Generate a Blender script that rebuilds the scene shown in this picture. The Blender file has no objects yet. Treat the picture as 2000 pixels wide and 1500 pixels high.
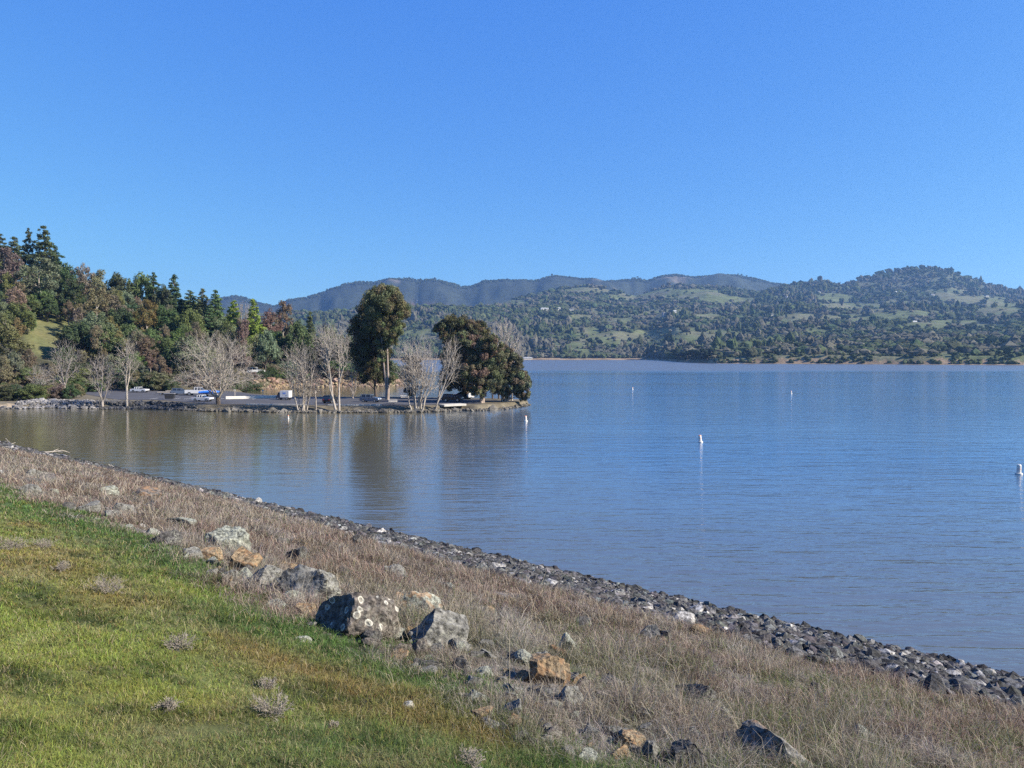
import bpy, bmesh, math, random
import numpy as np
from mathutils import Vector, Matrix

# ------------------------------------------------------------------ camera, sky, sun, exposure
S = bpy.context.scene
C = S.collection
PITCH = math.atan(58 / 1500)
EYE = 12.0
cam = bpy.data.cameras.new('camera')
cam.sensor_width = 36
cam.lens = 36 * 1500 / 2000
cam.clip_start = 0.1
cam.clip_end = 30000
camo = bpy.data.objects.new('camera', cam)
camo.location = (0, 0, EYE)
camo.rotation_euler = (math.pi / 2 - PITCH, 0, 0)
C.objects.link(camo)
S.camera = camo

SUN_EL = math.radians(33)
SUN_AZ = math.radians(106)          # clockwise from +Y: from the right and a little behind the camera
W = bpy.data.worlds.new('World')
S.world = W
W.use_nodes = True
wn = W.node_tree
bg = wn.nodes['Background']
sky = wn.nodes.new('ShaderNodeTexSky')
sky.sky_type = 'NISHITA'
sky.sun_disc = False
sky.sun_elevation = SUN_EL
sky.sun_rotation = SUN_AZ
sky.altitude = 1000
sky.air_density = 1.0
sky.dust_density = 0.0
sky.ozone_density = 8.0
# a deep, even winter blue: the sky model softened with a constant airlight
mul = wn.nodes.new('ShaderNodeVectorMath'); mul.operation = 'MULTIPLY'; mul.inputs[1].default_value = (0.62, 0.66, 0.26)
add = wn.nodes.new('ShaderNodeVectorMath'); add.operation = 'ADD'; add.inputs[1].default_value = (0.0, 0.50, 3.55)
wn.links.new(sky.outputs[0], mul.inputs[0]); wn.links.new(mul.outputs[0], add.inputs[0])
wn.links.new(add.outputs[0], bg.inputs[0])
bg.inputs[1].default_value = 0.0707

sl = bpy.data.lights.new('sun', 'SUN')
sl.energy = 4.3
sl.angle = math.radians(0.53)
sl.color = (1.0, 0.91, 0.79)
slo = bpy.data.objects.new('sun', sl)
sd = Vector((math.sin(SUN_AZ) * math.cos(SUN_EL), math.cos(SUN_AZ) * math.cos(SUN_EL), math.sin(SUN_EL)))
slo.rotation_euler = sd.to_track_quat('Z', 'Y').to_euler()
slo.location = (60, -30, 60)
C.objects.link(slo)

S.view_settings.view_transform = 'Standard'
S.view_settings.look = 'None'
S.view_settings.exposure = 1.4
S.view_settings.gamma = 1
S.render.engine = 'CYCLES'
S.cycles.max_bounces = 5
S.cycles.diffuse_bounces = 2
S.cycles.glossy_bounces = 3
S.cycles.transmission_bounces = 3
S.cycles.volume_bounces = 0
S.cycles.caustics_reflective = False
S.cycles.caustics_refractive = False
S.cycles.use_denoising = False

# ------------------------------------------------------------------ helpers
R = np.random.default_rng(7)
random.seed(7)
cP, sP = math.cos(PITCH), math.sin(PITCH)


def ray(px, py):
    """direction in the world for a point of the 2000x1500 photograph, scaled so that y = 1"""
    x, y, z = px - 1000.0, 1500.0, 750.0 - py
    Y = y * cP + z * sP
    Z = -y * sP + z * cP
    return x / Y, Z / Y


def at(px, py, Y):
    a, b = ray(px, py)
    return Vector((a * Y, Y, EYE + b * Y))


def on_z(px, py, z=0.0):
    a, b = ray(px, py)
    Y = (z - EYE) / b
    return Vector((a * Y, Y, z))


def interp(x, pts):
    return np.interp(x, [p[0] for p in pts], [p[1] for p in pts])


def _hash(ix, iy, seed):
    n = (ix.astype(np.int64) * 374761393 + iy.astype(np.int64) * 668265263 + seed * 974634777) & 0x7fffffff
    n = ((n ^ (n >> 13)) * 1274126177) & 0x7fffffff
    return ((n ^ (n >> 16)) & 0xffffff) / float(0xffffff)


def vn(x, y, seed=0):
    x = np.asarray(x, float); y = np.asarray(y, float)
    ix = np.floor(x); iy = np.floor(y)
    fx = x - ix; fy = y - iy
    fx = fx * fx * (3 - 2 * fx); fy = fy * fy * (3 - 2 * fy)
    a = _hash(ix, iy, seed); b = _hash(ix + 1, iy, seed)
    c = _hash(ix, iy + 1, seed); d = _hash(ix + 1, iy + 1, seed)
    return (a * (1 - fx) + b * fx) * (1 - fy) + (c * (1 - fx) + d * fx) * fy


def fbm(x, y, seed=0, octs=4):
    s, a, t = 0, 0.5, 0
    for k in range(octs):
        s = s + a * vn(x * 2 ** k, y * 2 ** k, seed + k * 17); t += a; a *= 0.5
    return s / t


def sstep(a, b, x):
    t = np.clip((x - a) / (b - a), 0, 1)
    return t * t * (3 - 2 * t)


def mesh_np(name, V, F, col=None, smooth=False):
    V = np.ascontiguousarray(V, np.float32); F = np.ascontiguousarray(F, np.int32)
    me = bpy.data.meshes.new(name)
    me.vertices.add(len(V)); me.vertices.foreach_set('co', V.ravel())
    k = F.shape[1]
    me.loops.add(F.size); me.loops.foreach_set('vertex_index', F.ravel())
    me.polygons.add(len(F)); me.polygons.foreach_set('loop_start', np.arange(0, F.size, k, dtype=np.int32))
    me.update(calc_edges=True)
    if col is not None:
        col = np.asarray(col, np.float32)
        if col.shape[1] == 3:
            col = np.hstack([col, np.ones((len(col), 1), np.float32)])
        ca = me.color_attributes.new('col', 'FLOAT_COLOR', 'POINT')
        ca.data.foreach_set('color', np.ascontiguousarray(col, np.float32).ravel())
    me.shade_smooth() if smooth else me.shade_flat()
    return me


def link(name, data, mat=None, parent=None, loc=None):
    o = bpy.data.objects.new(name, data)
    C.objects.link(o)
    if mat is not None and data is not None and len(data.materials) == 0:
        data.materials.append(mat)
    if parent is not None:
        o.parent = parent
    if loc is not None:
        o.location = loc
    return o


def tag(o, label=None, cat=None, group=None, kind=None):
    if label: o['label'] = label
    if cat: o['category'] = cat
    if group: o['group'] = group
    if kind: o['kind'] = kind
    return o


def thing(name, label, cat, loc=(0, 0, 0), rz=0, group=None):
    o = bpy.data.objects.new(name, None)
    o.empty_display_size = 0.3
    C.objects.link(o)
    o.location = loc; o.rotation_euler = (0, 0, rz)
    return tag(o, label, cat, group)


def copy_tree(o, parent=None):
    c = o.copy(); C.objects.link(c); c.parent = parent
    for ch in list(o.children):
        copy_tree(ch, c)
    return c


# ---- materials
def new_mat(name):
    m = bpy.data.materials.new(name); m.use_nodes = True
    nt = m.node_tree; nt.nodes.clear()
    out = nt.nodes.new('ShaderNodeOutputMaterial')
    return m, nt, out


def N(nt, t, **kw):
    n = nt.nodes.new(t)
    for k, v in kw.items():
        if k in n.inputs: n.inputs[k].default_value = v
        else: setattr(n, k, v)
    return n


def mixc(nt, fac, a, b, mode='MIX'):
    m = nt.nodes.new('ShaderNodeMix'); m.data_type = 'RGBA'; m.blend_type = mode
    for s, v in ((m.inputs[0], fac), (m.inputs[6], a), (m.inputs[7], b)):
        if isinstance(v, (int, float)): s.default_value = v
        elif isinstance(v, tuple): s.default_value = v + (1,) if len(v) == 3 else v
        else: nt.links.new(v, s)
    return m.outputs[2]


def ramp(nt, src, stops):
    r = nt.nodes.new('ShaderNodeValToRGB')
    e = r.color_ramp.elements
    while len(e) < len(stops): e.new(0.5)
    for el, (p, c) in zip(e, stops):
        el.position = p; el.color = c + (1,) if isinstance(c, tuple) else (c, c, c, 1)
    nt.links.new(src, r.inputs[0])
    return r.outputs[0]


def simple(name, col, rough=0.6, metal=0.0, var=0.12, scale=4.0, coat=0.0, spec=0.5):
    m, nt, out = new_mat(name)
    b = N(nt, 'ShaderNodeBsdfPrincipled', Roughness=rough, Metallic=metal)
    b.inputs['Coat Weight'].default_value = coat
    b.inputs['Specular IOR Level'].default_value = spec
    tc = N(nt, 'ShaderNodeTexCoord')
    n = N(nt, 'ShaderNodeTexNoise', Scale=scale, Detail=5.0)
    nt.links.new(tc.outputs['Object'], n.inputs['Vector'])
    c = mixc(nt, n.outputs[0], tuple(x * (1 - var) for x in col), tuple(min(1, x * (1 + var)) for x in col))
    nt.links.new(c, b.inputs['Base Color'])
    nt.links.new(b.outputs[0], out.inputs[0])
    return m


def foliage(name, trans=0.25, use_obj=True):
    m, nt, out = new_mat(name)
    a = N(nt, 'ShaderNodeAttribute'); a.attribute_name = 'col'
    c = a.outputs['Color']
    if use_obj:
        oi = N(nt, 'ShaderNodeObjectInfo')
        c = mixc(nt, 1.0, c, oi.outputs['Color'], 'MULTIPLY')
    d = N(nt, 'ShaderNodeBsdfDiffuse'); t = N(nt, 'ShaderNodeBsdfTranslucent')
    nt.links.new(c, d.inputs[0]); nt.links.new(c, t.inputs[0])
    mx = N(nt, 'ShaderNodeMixShader'); mx.inputs[0].default_value = trans
    nt.links.new(d.outputs[0], mx.inputs[1]); nt.links.new(t.outputs[0], mx.inputs[2])
    nt.links.new(mx.outputs[0], out.inputs[0])
    return m


def attr_ground(name, sc=2.0, amt=0.5, bump=0.3, bdist=0.1, rough=0.95):
    m, nt, out = new_mat(name)
    a = N(nt, 'ShaderNodeAttribute'); a.attribute_name = 'col'
    tc = N(nt, 'ShaderNodeTexCoord')
    n = N(nt, 'ShaderNodeTexNoise', Scale=sc, Detail=8.0, Roughness=0.65)
    nt.links.new(tc.outputs['Object'], n.inputs['Vector'])
    v = ramp(nt, n.outputs[0], [(0.3, 1 - amt), (0.7, 1.0 + amt * 0.6)])
    c = mixc(nt, 1.0, a.outputs['Color'], v, 'MULTIPLY')
    b = N(nt, 'ShaderNodeBsdfPrincipled', Roughness=rough)
    b.inputs['Specular IOR Level'].default_value = 0.15
    nt.links.new(c, b.inputs['Base Color'])
    bp = N(nt, 'ShaderNodeBump', Strength=bump, Distance=bdist)
    nt.links.new(n.outputs[0], bp.inputs['Height']); nt.links.new(bp.outputs[0], b.inputs['Normal'])
    nt.links.new(b.outputs[0], out.inputs[0])
    return m


def rock_mat(name, src='object', lichen=0.5, rings=False, scale=9.0, orange=0.0):
    """stone: base colour from the object colour (or the mesh attribute), mottled with dark pits and pale lichen"""
    m, nt, out = new_mat(name)
    if src == 'object':
        oi = N(nt, 'ShaderNodeObjectInfo'); base = oi.outputs['Color']
    else:
        a = N(nt, 'ShaderNodeAttribute'); a.attribute_name = 'col'; base = a.outputs['Color']
    tc = N(nt, 'ShaderNodeTexCoord'); co = tc.outputs['Object']
    n1 = N(nt, 'ShaderNodeTexNoise', Scale=scale, Detail=9.0, Roughness=0.72); nt.links.new(co, n1.inputs['Vector'])
    n2 = N(nt, 'ShaderNodeTexNoise', Scale=scale * 0.35, Detail=5.0); nt.links.new(co, n2.inputs['Vector'])
    n3 = N(nt, 'ShaderNodeTexNoise', Scale=scale * 3.1, Detail=6.0, Roughness=0.7); nt.links.new(co, n3.inputs['Vector'])
    c = mixc(nt, 1.0, base, ramp(nt, n1.outputs[0], [(0.38, 0.13), (0.49, 0.8), (0.64, 1.75)]), 'MULTIPLY')
    if lichen:
        f = ramp(nt, n3.outputs[0], [(0.5, 0.0), (0.62, 1.0)])
        f2 = ramp(nt, n2.outputs[0], [(0.42, 0.0), (0.6, lichen)])
        ff = mixc(nt, 1.0, f, f2, 'MULTIPLY')
        c = mixc(nt, ff, c, (0.30, 0.30, 0.235))
    if orange:
        n4 = N(nt, 'ShaderNodeTexNoise', Scale=scale * 0.5, Detail=4.0)
        mp = N(nt, 'ShaderNodeMapping'); mp.inputs['Location'].default_value = (3, 7, 1)
        nt.links.new(co, mp.inputs[0]); nt.links.new(mp.outputs[0], n4.inputs['Vector'])
        c = mixc(nt, ramp(nt, n4.outputs[0], [(0.5, 0.0), (0.6, orange)]), c, (0.27, 0.155, 0.075))
    if rings:
        v = N(nt, 'ShaderNodeTexVoronoi', Scale=6.5); v.inputs['Randomness'].default_value = 0.9
        nt.links.new(co, v.inputs['Vector'])
        d = v.outputs['Distance']
        rg = ramp(nt, d, [(0.0, 0.35), (0.2, 0.3), (0.25, 1.0), (0.33, 1.0), (0.36, 0.0)])
        sp = N(nt, 'ShaderNodeSeparateColor'); nt.links.new(v.outputs['Color'], sp.inputs[0])
        pick = ramp(nt, sp.outputs[0], [(0.66, 0.0), (0.68, 0.6)])
        c = mixc(nt, mixc(nt, 1.0, rg, pick, 'MULTIPLY'), c, (0.62, 0.60, 0.5))
    b = N(nt, 'ShaderNodeBsdfPrincipled', Roughness=0.9); b.inputs['Specular IOR Level'].default_value = 0.25
    nt.links.new(c, b.inputs['Base Color'])
    bp = N(nt, 'ShaderNodeBump', Strength=0.8, Distance=0.03)
    nt.links.new(n1.outputs[0], bp.inputs['Height']); nt.links.new(bp.outputs[0], b.inputs['Normal'])
    nt.links.new(b.outputs[0], out.inputs[0])
    return m


M = {}
M['leaf'] = foliage('leaf_foliage', 0.22)
M['blade'] = foliage('grass_blades', 0.35, False)
M['far_crown'] = foliage('far_crowns', 0.0, False)
M['bark_pale'] = simple('bark_pale', (0.34, 0.30, 0.25), 0.9, var=0.4, scale=1.6)
M['bark_grey'] = simple('bark_grey', (0.29, 0.255, 0.22), 0.9, var=0.4, scale=1.6)
M['bark_dark'] = simple('bark_dark', (0.09, 0.07, 0.055), 0.95, var=0.5, scale=1.5)
M['bark_euc'] = simple('bark_smooth_peeling', (0.27, 0.215, 0.175), 0.85, var=0.6, scale=0.9)
M['bank'] = attr_ground('embankment_soil', 5.0, 0.5, 0.5, 0.05)
M['land'] = attr_ground('shore_soil', 0.8, 0.45, 0.4, 0.2)
M['hills'] = attr_ground('hill_ground', 0.035, 0.5, 0.7, 6.0)
M['asphalt'] = simple('asphalt', (0.075, 0.075, 0.08), 0.9, var=0.3, scale=0.25, spec=0.2)
M['concrete'] = simple('concrete', (0.42, 0.40, 0.35), 0.85, var=0.25, scale=2.0)
M['white_line'] = simple('road_paint', (0.7, 0.7, 0.66), 0.8)
M['buoy_white'] = simple('buoy_white', (0.60, 0.58, 0.52), 0.5, var=0.08)
M['buoy_orange'] = simple('buoy_orange', (0.75, 0.30, 0.16), 0.5)
M['black'] = simple('black_rubber', (0.02, 0.02, 0.022), 0.7)
M['white_paint'] = simple('white_paint', (0.62, 0.62, 0.62), 0.3, coat=0.5, var=0.04)
M['navy_paint'] = simple('navy_paint', (0.025, 0.04, 0.09), 0.3, coat=0.6, var=0.05)
M['steel_blue_paint'] = simple('steel_blue_paint', (0.13, 0.17, 0.24), 0.3, 0.3, coat=0.6, var=0.05)
M['black_paint'] = simple('black_paint', (0.012, 0.013, 0.016), 0.25, coat=0.6, var=0.05)
M['bright_blue'] = simple('bright_blue', (0.03, 0.16, 0.65), 0.45, var=0.1)
M['glass'] = simple('window_glass', (0.02, 0.025, 0.03), 0.08, spec=0.8)
M['chrome'] = simple('bright_metal', (0.6, 0.6, 0.6), 0.3, 0.9)
M['lamp'] = simple('lamp_lens', (0.8, 0.8, 0.78), 0.15)
M['tail'] = simple('tail_lens', (0.4, 0.02, 0.02), 0.2)
M['timber'] = simple('weathered_timber', (0.42, 0.37, 0.31), 0.85, var=0.3, scale=6)
M['wall_cream'] = simple('wall_cream', (0.66, 0.62, 0.54), 0.8)
M['wall_tan'] = simple('wall_tan', (0.46, 0.34, 0.22), 0.8)
M['roof_grey'] = simple('roof_grey', (0.22, 0.22, 0.23), 0.8)
M['roof_pale'] = simple('roof_pale', (0.62, 0.62, 0.62), 0.6)
M['rock'] = rock_mat('boulder_stone', 'object', 0.9, orange=0.0, scale=8)
M['rock_orange'] = rock_mat('boulder_rusty', 'object', 0.3, orange=0.6)
M['rock_rings'] = rock_mat('boulder_ringed', 'object', 0.6, rings=True)
M['rock_pale'] = rock_mat('boulder_pale', 'object', 0.9, scale=12)
M['riprap'] = rock_mat('riprap_stone', 'object', 0.1, scale=7)
M['riprap_attr'] = rock_mat('riprap_bed', 'attr', 0.1, scale=7)

# ------------------------------------------------------------------ the near embankment
GR = 0.302
T0 = 34.16


def tt(x, y):
    return T0 - 0.651 * x - 0.759 * y


def bank_z(x, y):
    t = tt(x, y)
    z = GR * t
    z = np.where(t > 37, GR * 37 + (t - 37) * 0.02, z)
    w = sstep(15, 22, t)
    z = z + w * (fbm(x * 0.35, y * 0.35, 3, 4) - 0.5) * 0.34 + w * (fbm(x * 1.6, y * 1.6, 9, 3) - 0.5) * 0.10
    z = z + w * np.exp(-((t - 27.6) / 1.0) ** 2) * 0.10
    z = z - 0.22 * (1 - sstep(11.5, 15.5, t))
    near = np.exp(-(x ** 2 + y ** 2) / 6.0)
    return z * (1 - near) + near * GR * t


def on_bank(px, py):
    a, b = ray(px, py)
    lo, hi = 2.0, 120.0
    for _ in range(3):
        yy = np.geomspace(lo, hi, 300)
        hit = np.nonzero(EYE + b * yy <= bank_z(a * yy, yy))[0]
        if len(hit) == 0: return None
        i = hit[0]; hi = yy[i]; lo = yy[max(i - 1, 0)]
        if i == 0: break
    return Vector((a * hi, hi, float(bank_z(a * hi, hi))))


_LE = []
for _px, _py in ((0, 938), (100, 985), (200, 1030), (300, 1065), (400, 1100), (470, 1150), (540, 1195), (620, 1222), (720, 1272), (800, 1312), (880, 1338), (950, 1372), (1020, 1422), (1100, 1468), (1170, 1498)):
    _g = on_bank(_px, _py); _LE.append((0.759 * _g.x - 0.651 * _g.y, tt(_g.x, _g.y)))
_LE.sort()


def lawn_edge(x, y):
    """distance inland of the edge between mown green turf and the dry weeds"""
    s = 0.759 * x - 0.651 * y
    return interp(s, _LE) + (vn(s * 0.5, s * 0, 5) - 0.5) * 0.5 + (vn(s * 1.6, s * 0, 6) - 0.5) * 0.4


_RE = []
for _px, _py in ((0, 877), (200, 918), (400, 968), (600, 1024), (800, 1087), (1000, 1143), (1200, 1196), (1400, 1247), (1600, 1306), (1800, 1357), (2000, 1402)):
    _g = on_bank(_px, _py - 2 - _px * 0.006); _RE.append((0.759 * _g.x - 0.651 * _g.y, tt(_g.x, _g.y)))
_RE.sort()


def rip_edge(x, y):
    s = 0.759 * x - 0.651 * y
    return interp(s, _RE) + (vn(s * 0.4, s * 0, 15) - 0.5) * 0.5 + (vn(s * 1.7, s * 0, 16) - 0.5) * 0.5


ss = np.concatenate([np.linspace(-260, -60, 80), np.linspace(-59.5, 60, 300), np.linspace(62, 220, 50)])
ts = np.concatenate([np.linspace(-30, 12, 40), np.linspace(12.3, 37.5, 130), np.linspace(38, 46, 14), np.linspace(50, 260, 18)])
SS, TT = np.meshgrid(ss, ts, indexing='ij')
# inverse: x = 0.759 s - 0.651 (t-T0) ; y = -0.651 s - 0.759 (t-T0)
XX = 0.759 * SS - 0.651 * (TT - T0)
YY = -0.651 * SS - 0.759 * (TT - T0)
ZZ = bank_z(XX, YY)


def grid_faces(n, m):
    i = np.arange(n - 1)[:, None] * m + np.arange(m - 1)[None, :]
    i = i.ravel()
    return np.stack([i, i + m, i + m + 1, i + 1], 1)


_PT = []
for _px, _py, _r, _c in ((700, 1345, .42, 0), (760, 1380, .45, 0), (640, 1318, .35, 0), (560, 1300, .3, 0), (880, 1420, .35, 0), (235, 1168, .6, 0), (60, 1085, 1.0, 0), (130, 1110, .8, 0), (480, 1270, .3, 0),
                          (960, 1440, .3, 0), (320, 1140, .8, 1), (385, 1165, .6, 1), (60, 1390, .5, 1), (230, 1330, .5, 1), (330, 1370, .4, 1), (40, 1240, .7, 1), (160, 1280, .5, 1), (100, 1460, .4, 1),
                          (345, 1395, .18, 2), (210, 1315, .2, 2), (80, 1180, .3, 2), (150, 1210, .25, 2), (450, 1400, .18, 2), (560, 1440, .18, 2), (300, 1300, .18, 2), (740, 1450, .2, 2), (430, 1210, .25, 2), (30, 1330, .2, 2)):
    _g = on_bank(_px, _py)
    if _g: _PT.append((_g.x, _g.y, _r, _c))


def turf_colour(x, y, t):
    """green turf by place: lush beside the rocks, yellower and browner up the slope, orange moss patches"""
    n1 = fbm(x * 0.45, y * 0.45, 21, 4); n2 = fbm(x * 1.3, y * 1.3, 22, 4); n3 = fbm(x * 0.8 + 9, y * 0.8, 23, 3)
    e = t - lawn_edge(x, y)
    lush = np.array([0.10, 0.16, 0.05]); yel = np.array([0.205, 0.25, 0.065]); olive = np.array([0.175, 0.19, 0.075])
    orange = np.array([0.27, 0.17, 0.07]); dry = np.array([0.30, 0.25, 0.14]); dark = np.array([0.045, 0.07, 0.025])
    a = np.clip(sstep(0.9, 2.6, e + (n1 - 0.5) * 3), 0, 1)[..., None]
    c = lush * (1 - a) + olive * a
    b = (sstep(0.38, 0.56, n1) * sstep(1.2, 2.8, e))[..., None]
    c = c * (1 - b) + yel * b
    b = (sstep(0.55, 0.68, n3) * sstep(0.8, 2.0, e) * 0.5 * (1 - 0.5 * sstep(3.5, 5, e)))[..., None]
    c = c * (1 - b) + orange * b
    b = (sstep(0.58, 0.7, n2) * 0.4 * sstep(0.5, 1.5, e))[..., None]
    c = c * (1 - b) + dry * b
    wob = 0.6 + 0.9 * fbm(x * 2.4, y * 2.4, 26, 3)
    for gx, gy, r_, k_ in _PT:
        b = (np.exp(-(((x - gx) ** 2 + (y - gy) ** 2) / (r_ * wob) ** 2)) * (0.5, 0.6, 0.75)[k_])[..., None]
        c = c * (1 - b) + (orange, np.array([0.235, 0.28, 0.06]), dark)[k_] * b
    b = (sstep(0.62, 0.72, fbm(x * 3.1, y * 3.1, 29, 3)) * 0.75)[..., None]
    return c * (1 - b) + dark * b


def weed_colour(x, y, t):
    n1 = fbm(x * 0.3, y * 0.3, 31, 4); n2 = fbm(x * 0.9, y * 0.9, 32, 3)
    a = np.array([0.37, 0.275, 0.215]); b = np.array([0.40, 0.345, 0.27]); g = np.array([0.12, 0.15, 0.05])
    k = sstep(0.35, 0.65, n1)[..., None]
    c = a * (1 - k) + b * k
    s = 0.759 * x - 0.651 * y
    k = (sstep(0.56, 0.68, fbm(x * 0.7 + 5, y * 0.7, 37, 4)) * 0.65)[..., None]
    c = c * (1 - k) + np.array([0.16, 0.12, 0.09]) * k
    k = (sstep(0.60, 0.7, fbm(x * 1.1 + 9, y * 1.1, 38, 3)) * 0.6)[..., None]
    c = c * (1 - k) + np.array([0.5, 0.47, 0.42]) * k
    k = (sstep(0.54, 0.66, n2) * (0.12 + 0.42 * sstep(-16, -5, s) * sstep(15, 21, t)))[..., None]
    return (c * (1 - k) + g * k) * [0.80, 0.79, 0.80]


lm = sstep(-0.3, 0.3, TT - lawn_edge(XX, YY))[..., None]
colr = turf_colour(XX, YY, TT) * 0.6 * lm + weed_colour(XX, YY, TT) * 0.45 * (1 - lm)
rm = sstep(-0.8, 0.2, TT - rip_edge(XX, YY))[..., None]
colr = colr * rm + np.array([0.05, 0.05, 0.055]) * (1 - rm)
V = np.stack([XX, YY, ZZ], -1).reshape(-1, 3)
ground = link('ground', mesh_np('ground', V, grid_faces(*XX.shape)[:, ::-1], colr.reshape(-1, 3), True), M['bank'])
tag(ground, kind='structure')

# ------------------------------------------------------------------ water
wm, nt, out = new_mat('lake_water')
tc = N(nt, 'ShaderNodeTexCoord'); geo = N(nt, 'ShaderNodeNewGeometry')
pos = geo.outputs['Position']


def wave(scale, rot, detail, stretch, dist=0.0):
    mp = N(nt, 'ShaderNodeMapping'); mp.inputs['Rotation'].default_value = (0, 0, math.radians(rot))
    mp.inputs['Scale'].default_value = (1.0 / stretch, 1, 1)
    nt.links.new(pos, mp.inputs[0])
    n = N(nt, 'ShaderNodeTexNoise', Scale=scale, Detail=detail, Roughness=0.5); n.inputs['Distortion'].default_value = dist
    nt.links.new(mp.outputs[0], n.inputs['Vector'])
    return n.outputs[0]


w1 = wave(1.6, 9, 2.0, 5.0, 0.3)      # short wavelets, crests roughly across the view
w2 = wave(4.5, -6, 2.0, 3.0)
w3 = wave(0.45, 14, 2.0, 4.0)
patch = wave(0.018, 4, 3.0, 3.0)      # wind patches
mth = N(nt, 'ShaderNodeMath'); mth.operation = 'MULTIPLY_ADD'
nt.links.new(w2, mth.inputs[0]); mth.inputs[1].default_value = 0.28; nt.links.new(w1, mth.inputs[2])
mth2 = N(nt, 'ShaderNodeMath'); mth2.operation = 'MULTIPLY_ADD'
nt.links.new(w3, mth2.inputs[0]); mth2.inputs[1].default_value = 1.7; nt.links.new(mth.outputs[0], mth2.inputs[2])
amp = N(nt, 'ShaderNodeMapRange'); nt.links.new(patch, amp.inputs[0])
amp.inputs[1].default_value = 0.35; amp.inputs[2].default_value = 0.65; amp.inputs[3].default_value = 0.45; amp.inputs[4].default_value = 1.45
sepx = N(nt, 'ShaderNodeSeparateXYZ'); nt.links.new(pos, sepx.inputs[0])
# sheltered cove on the left is calmer than the open lake
shel = N(nt, 'ShaderNodeMapRange'); nt.links.new(sepx.outputs[0], shel.inputs[0])
shel.inputs[1].default_value = -14; shel.inputs[2].default_value = 16; shel.inputs[3].default_value = 1.0; shel.inputs[4].default_value = 2.2
fr = N(nt, 'ShaderNodeMapRange'); nt.links.new(sepx.outputs[1], fr.inputs[0])
fr.inputs[1].default_value = 185; fr.inputs[2].default_value = 240; fr.inputs[3].default_value = 0.0; fr.inputs[4].default_value = 1.6
adds = N(nt, 'ShaderNodeMath'); adds.operation = 'ADD'; nt.links.new(fr.outputs[0], adds.inputs[0]); nt.links.new(shel.outputs[0], adds.inputs[1])
shel = adds
nr = N(nt, 'ShaderNodeMapRange'); nt.links.new(sepx.outputs[1], nr.inputs[0]); nr.inputs[1].default_value = 75; nr.inputs[2].default_value = 30; nr.inputs[3].default_value = 0.0; nr.inputs[4].default_value = 1.6
add2 = N(nt, 'ShaderNodeMath'); nt.links.new(nr.outputs[0], add2.inputs[0]); nt.links.new(shel.outputs[0], add2.inputs[1]); shel = add2
am2 = N(nt, 'ShaderNodeMath'); am2.operation = 'MULTIPLY'; nt.links.new(amp.outputs[0], am2.inputs[0]); nt.links.new(shel.outputs[0], am2.inputs[1])
hgt = N(nt, 'ShaderNodeMath'); hgt.operation = 'MULTIPLY'; nt.links.new(mth2.outputs[0], hgt.inputs[0]); nt.links.new(am2.outputs[0], hgt.inputs[1])
bp = N(nt, 'ShaderNodeBump', Strength=1.0, Distance=0.03)
nt.links.new(hgt.outputs[0], bp.inputs['Height'])
# browner base colour painted along the far shore, imitating wind-changed reflection
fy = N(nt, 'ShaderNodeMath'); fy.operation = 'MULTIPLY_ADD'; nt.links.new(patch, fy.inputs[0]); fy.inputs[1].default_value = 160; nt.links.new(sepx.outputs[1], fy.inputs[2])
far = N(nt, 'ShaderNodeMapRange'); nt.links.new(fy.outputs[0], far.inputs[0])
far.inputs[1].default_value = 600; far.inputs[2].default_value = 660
opn = N(nt, 'ShaderNodeMapRange'); nt.links.new(sepx.outputs[0], opn.inputs[0]); opn.inputs[1].default_value = -22; opn.inputs[2].default_value = 14
dpt = N(nt, 'ShaderNodeMapRange'); nt.links.new(sepx.outputs[1], dpt.inputs[0]); dpt.inputs[1].default_value = 30; dpt.inputs[2].default_value = 90; dpt.inputs[3].default_value = 0.12
bf = N(nt, 'ShaderNodeMath'); bf.operation = 'MULTIPLY'; nt.links.new(opn.outputs[0], bf.inputs[0]); nt.links.new(dpt.outputs[0], bf.inputs[1])
bcol = mixc(nt, bf.outputs[0], (0.095, 0.085, 0.05), (0.055, 0.12, 0.225))
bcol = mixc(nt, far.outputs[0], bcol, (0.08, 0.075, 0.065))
wb = N(nt, 'ShaderNodeBsdfPrincipled', IOR=2.4)
rr = N(nt, 'ShaderNodeMapRange'); nt.links.new(far.outputs[0], rr.inputs[0]); rr.inputs[3].default_value = 0.09; rr.inputs[4].default_value = 0.3
nt.links.new(rr.outputs[0], wb.inputs['Roughness'])
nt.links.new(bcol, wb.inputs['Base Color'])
nt.links.new(bp.outputs[0], wb.inputs['Normal'])
nt.links.new(wb.outputs[0], out.inputs[0])
WV = np.array([[-7200, 8, 0], [7200, 8, 0], [7200, 7000, 0], [-7200, 7000, 0]], float)
WV = np.array([[-7200, -500, 0], [7200, -500, 0], [7200, 7000, 0], [-7200, 7000, 0]], float)
water = link('water', mesh_np('water', WV, [[0, 1, 2, 3]]), wm)
tag(water, kind='structure')


# ------------------------------------------------------------------ peninsula and left hillside (one sheet)
def hy(y):  # distance at which height-z=0 ground shows at photo row y
    return 12.0 * 1500 / (np.asarray(y, float) - 692)


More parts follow.
